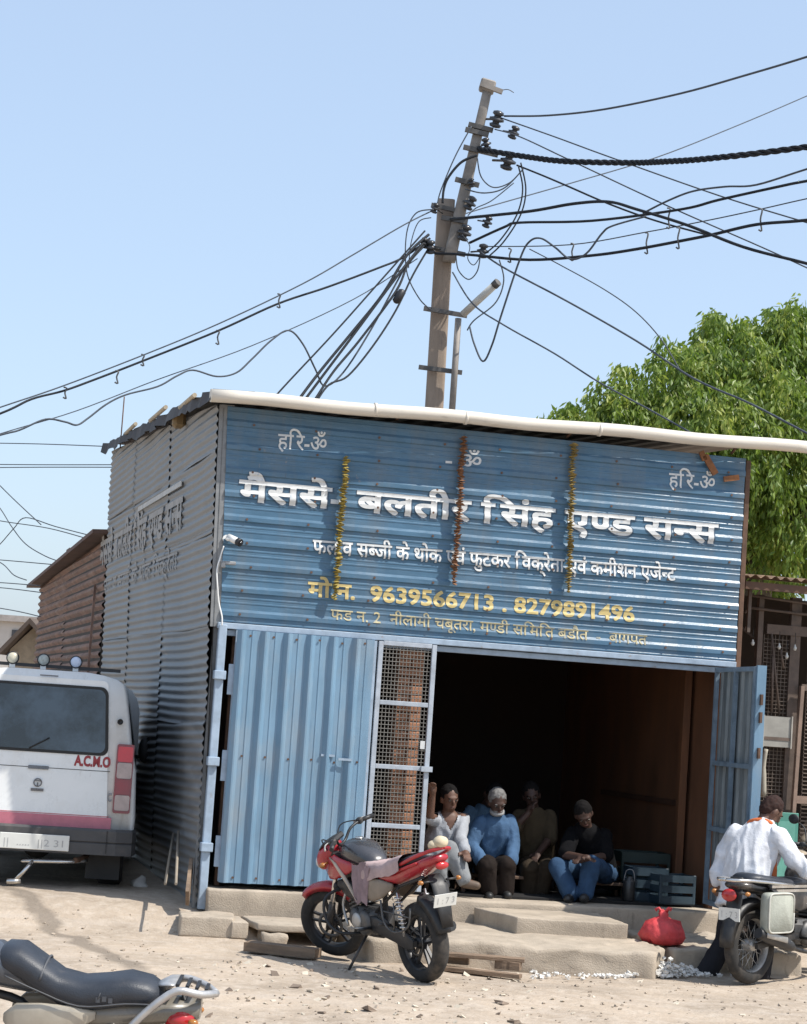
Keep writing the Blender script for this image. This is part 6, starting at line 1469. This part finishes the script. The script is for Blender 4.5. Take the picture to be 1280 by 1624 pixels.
# --- man in khaki behind
J = seat_joints(dict(head=(843, 1262, 0), neck=(846, 1286, .03), pelvis=(850, 1372, .10), shL=(871, 1294, .02), shR=(824, 1294, .02), elL=(872, 1330, -.10), wrL=(855, 1352, -.26), elR=(816, 1312, -.20), wrR=(838, 1290, -.24), haR=(842, 1281, -.24),
    hipL=(862, 1374, .08), hipR=(838, 1374, .08), knL=(868, 1378, -.36), anL=(858, 1416, -.34), toL=(860, 1423, -.46), knR=(840, 1378, -.36), anR=(838, 1417, -.32), toR=(838, 1424, -.44)), 1.0)
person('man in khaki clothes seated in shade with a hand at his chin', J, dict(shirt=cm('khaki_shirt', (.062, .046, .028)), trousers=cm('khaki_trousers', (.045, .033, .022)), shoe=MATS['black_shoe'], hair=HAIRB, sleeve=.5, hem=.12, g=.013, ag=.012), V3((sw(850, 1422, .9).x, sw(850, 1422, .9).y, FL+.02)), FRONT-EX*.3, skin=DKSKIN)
# --- pale blue shirt half hidden behind the old man
J = seat_joints(dict(head=(781, 1263, -.05), neck=(770, 1281, .03), pelvis=(764, 1362, .10), shL=(788, 1290, .02), shR=(746, 1290, .02), elL=(786, 1325, -.08), wrL=(775, 1350, -.20), elR=(734, 1327, -.08), wrR=(742, 1352, -.22),
    hipL=(770, 1364, .08), hipR=(750, 1364, .08), knL=(775, 1370, -.36), anL=(770, 1412, -.34), toL=(772, 1418, -.46), knR=(748, 1370, -.36), anR=(750, 1412, -.32), toR=(750, 1418, -.44)), 1.25)
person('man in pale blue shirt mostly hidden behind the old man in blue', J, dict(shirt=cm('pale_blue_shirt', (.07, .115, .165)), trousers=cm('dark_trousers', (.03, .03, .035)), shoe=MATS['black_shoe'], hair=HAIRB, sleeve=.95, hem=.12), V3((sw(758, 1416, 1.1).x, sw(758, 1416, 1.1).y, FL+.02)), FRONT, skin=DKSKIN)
# --- man in black with jeans
J = seat_joints(dict(head=(926, 1292, -.16), neck=(930, 1313, -.06), pelvis=(952, 1384, .20), shL=(958, 1325, -.02), shR=(908, 1322, -.02), elL=(960, 1358, -.14), wrL=(925, 1363, -.34), elR=(896, 1356, -.18), wrR=(925, 1360, -.38),
    hipL=(962, 1386, .16), hipR=(938, 1386, .18), knL=(938, 1371, -.30), anL=(929, 1417, -.36), toL=(925, 1424, -.46), knR=(884, 1374, -.20), anR=(905, 1418, -.30), toR=(900, 1425, -.42)), .50)
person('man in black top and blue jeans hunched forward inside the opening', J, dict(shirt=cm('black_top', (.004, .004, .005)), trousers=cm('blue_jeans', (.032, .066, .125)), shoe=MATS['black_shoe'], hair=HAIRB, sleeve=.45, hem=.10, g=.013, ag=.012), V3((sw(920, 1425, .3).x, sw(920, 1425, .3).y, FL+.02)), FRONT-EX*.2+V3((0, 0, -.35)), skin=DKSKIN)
# --- man in white shirt pushing the dark motorcycle, seen from behind
YM = 17.12
def wm(u, v, dy=0.0): return at(u, v, YM+dy)
J = {k: wm(*q) for k, q in dict(head=(1224, 1287, .10), neck=(1206, 1309, .06), pelvis=(1176, 1432, .02), shL=(1166, 1322, .12), shR=(1233, 1326, -.04), elL=(1146, 1362, .14), wrL=(1140, 1394, .10), elR=(1259, 1362, -.10), wrR=(1290, 1388, -.18), haR=(1302, 1392, -.2),
    hipL=(1164, 1436, .06), hipR=(1190, 1436, -.02), knL=(1150, 1494, .10), anL=(1118, 1545, .04), toL=(1134, 1556, .04), knR=(1212, 1494, .04), anR=(1206, 1550, .06), toR=(1236, 1560, .06)).items()}
g = gz(2.8, YM)
o, X, Rm = person('man in a loose white shirt and orange scarf pushing the black motorcycle', J, dict(shirt=cm('white_shirt', (.60, .61, .64)), trousers=cm('black_trousers', (.022, .022, .026)), shoe=MATS['black_shoe'], hair=HAIRBR, sleeve=.97, hem=-.02, hemw=.02, g=.026, ag=.022, belly=.03), V3((J['anL'].x, YM, g)), V3((.85, .35, -.45)), fold=1.6)
SC = cm('orange_scarf', (.52, .14, .05)); rt = V3((J['anL'].x, YM, g)); nk = J['neck']-rt
ud = (J['head']-J['neck']).normalized(); s1 = (J['shR']-J['shL']).normalized(); f1 = ud.cross(s1).normalized()
mb = MB(); mb.tube([nk+ud*(-.004+.014*math.cos(a))+s1*.088*math.cos(a)+f1*.082*math.sin(a) for a in [2*math.pi*i/20 for i in range(21)]], .021, 8, caps=False); sc_ = mb.build('scarf', SC, o)
mb = MB()
mb.loft([sring(wm(u, v, -.06)-rt, (w_, 0, 0), (0, .014, 0), 2.2, 10) for u, v, w_ in ((1229, 1362, .015), (1228, 1380, .024), (1226, 1398, .030), (1228, 1412, .012))]); mb.build('scarf_end', SC, o)

# ================================================================== seats and crates inside
def stool(u, v, yl, h, w_, label, mat):
    p = sl(u, v, yl); o = thing('low_bench', label, 'bench', W(p.x, yl, FL+.024), YAW)
    mb = MB(); mb.box((0, 0, h), (w_, .30, .03), ch=.005); mb.build('seat', mat, o)
    for sx in (-1, 1):
        for sy in (-1, 1): mb = MB(); mb.box((sx*(w_/2-.03), sy*.11, h/2-.008), (.035, .035, h-.016)); mb.build('leg', mat, o)
BW = M('bench_wood', (.12, .075, .05), .8, var=.3, scale=5, stretch=(.5, 4, 4))
def hgt(v, u, yl): return max(.12, sl(u, v, yl).z-FL-.12)
stool(700, 1405, .60, hgt(1358, 700, .55), .40, 'low bench under the seated man in white', BW)
stool(790, 1410, .76, hgt(1372, 785, .72), .62, 'low brown bench under the old man in blue', BW)
stool(852, 1412, 1.12, hgt(1374, 850, 1.1), .50, 'low bench under the man in khaki', BW)
stool(758, 1412, 1.38, hgt(1364, 758, 1.35), .44, 'low bench deep in the shop under the man in pale blue', BW)
stool(950, 1416, .72, hgt(1386, 950, .7), .46, 'low bench under the man in black', BW)
def crate(u, v, yl, w_, d_, h, mat, label, z=0.0):
    p = sl(u, v, yl); o = thing('plastic_crate', label, 'crate', W(p.x, yl, FL+.024+z), YAW+R(random.uniform(-6, 6)), 'crates on the shop floor')
    t = .018
    for nm, c, d in (('base', (0, 0, .012), (w_-.01, d_-.01, .024)),): mb = MB(); mb.box(c, d); mb.build(nm, mat, o)
    for s in (-1, 1):
        for nm, ax in (('side', 0), ('end', 1)):
            for zz_ in (.06, .5, .94):
                mb = MB(); z_ = .03+(h-.05)*zz_
                mb.box((0, s*(d_/2-t/2), z_) if ax == 0 else (s*(w_/2-t/2), 0, z_), (w_-.05, t, h*.24) if ax == 0 else (t, d_-.05, h*.24)); mb.build('slat', mat, o)
    for sx in (-1, 1):
        for sy in (-1, 1): mb = MB(); mb.box((sx*(w_/2-.014), sy*(d_/2-.014), h/2+.004), (.03, .03, h), ch=.005); mb.build('corner', mat, o)
DBL = M('dark_blue_plastic', (.018, .036, .050), .5, var=.2, scale=8); GNP = M('dark_green_plastic', (.016, .030, .026), .5, var=.2)
crate(1063, 1425, .28, .36, .28, .26, DBL, 'dark blue crate standing nearest the right jamb')
crate(1022, 1425, .46, .34, .28, .30, DBL, 'dark blue crate behind and left of the nearest one')
crate(1012, 1425, .95, .48, .34, .40, GNP, 'dark green crate at the back of the group')
def drum():
    p = sl(1000, 1424, .30); o = thing('steel_can', 'small steel can standing left of the blue crates', 'can', W(p.x-.02, .30, FL+.024), 0)
    mb = MB(); mb.lathe([(.05, 0), (.055, .01), (.055, .17), (.05, .18), (.03, .2), (.03, .22)], n=18); mb.build('body', M('dull_can', (.06, .06, .06), .4, .6), o)
    mb = MB(); mb.tube(crom([(-.05, 0, .17), (-.03, 0, .27), (.03, 0, .27), (.05, 0, .17)], 4), .004, 5); mb.build('handle', STEEL, o)
drum()

bpy.data.scenes.remove(WORK)
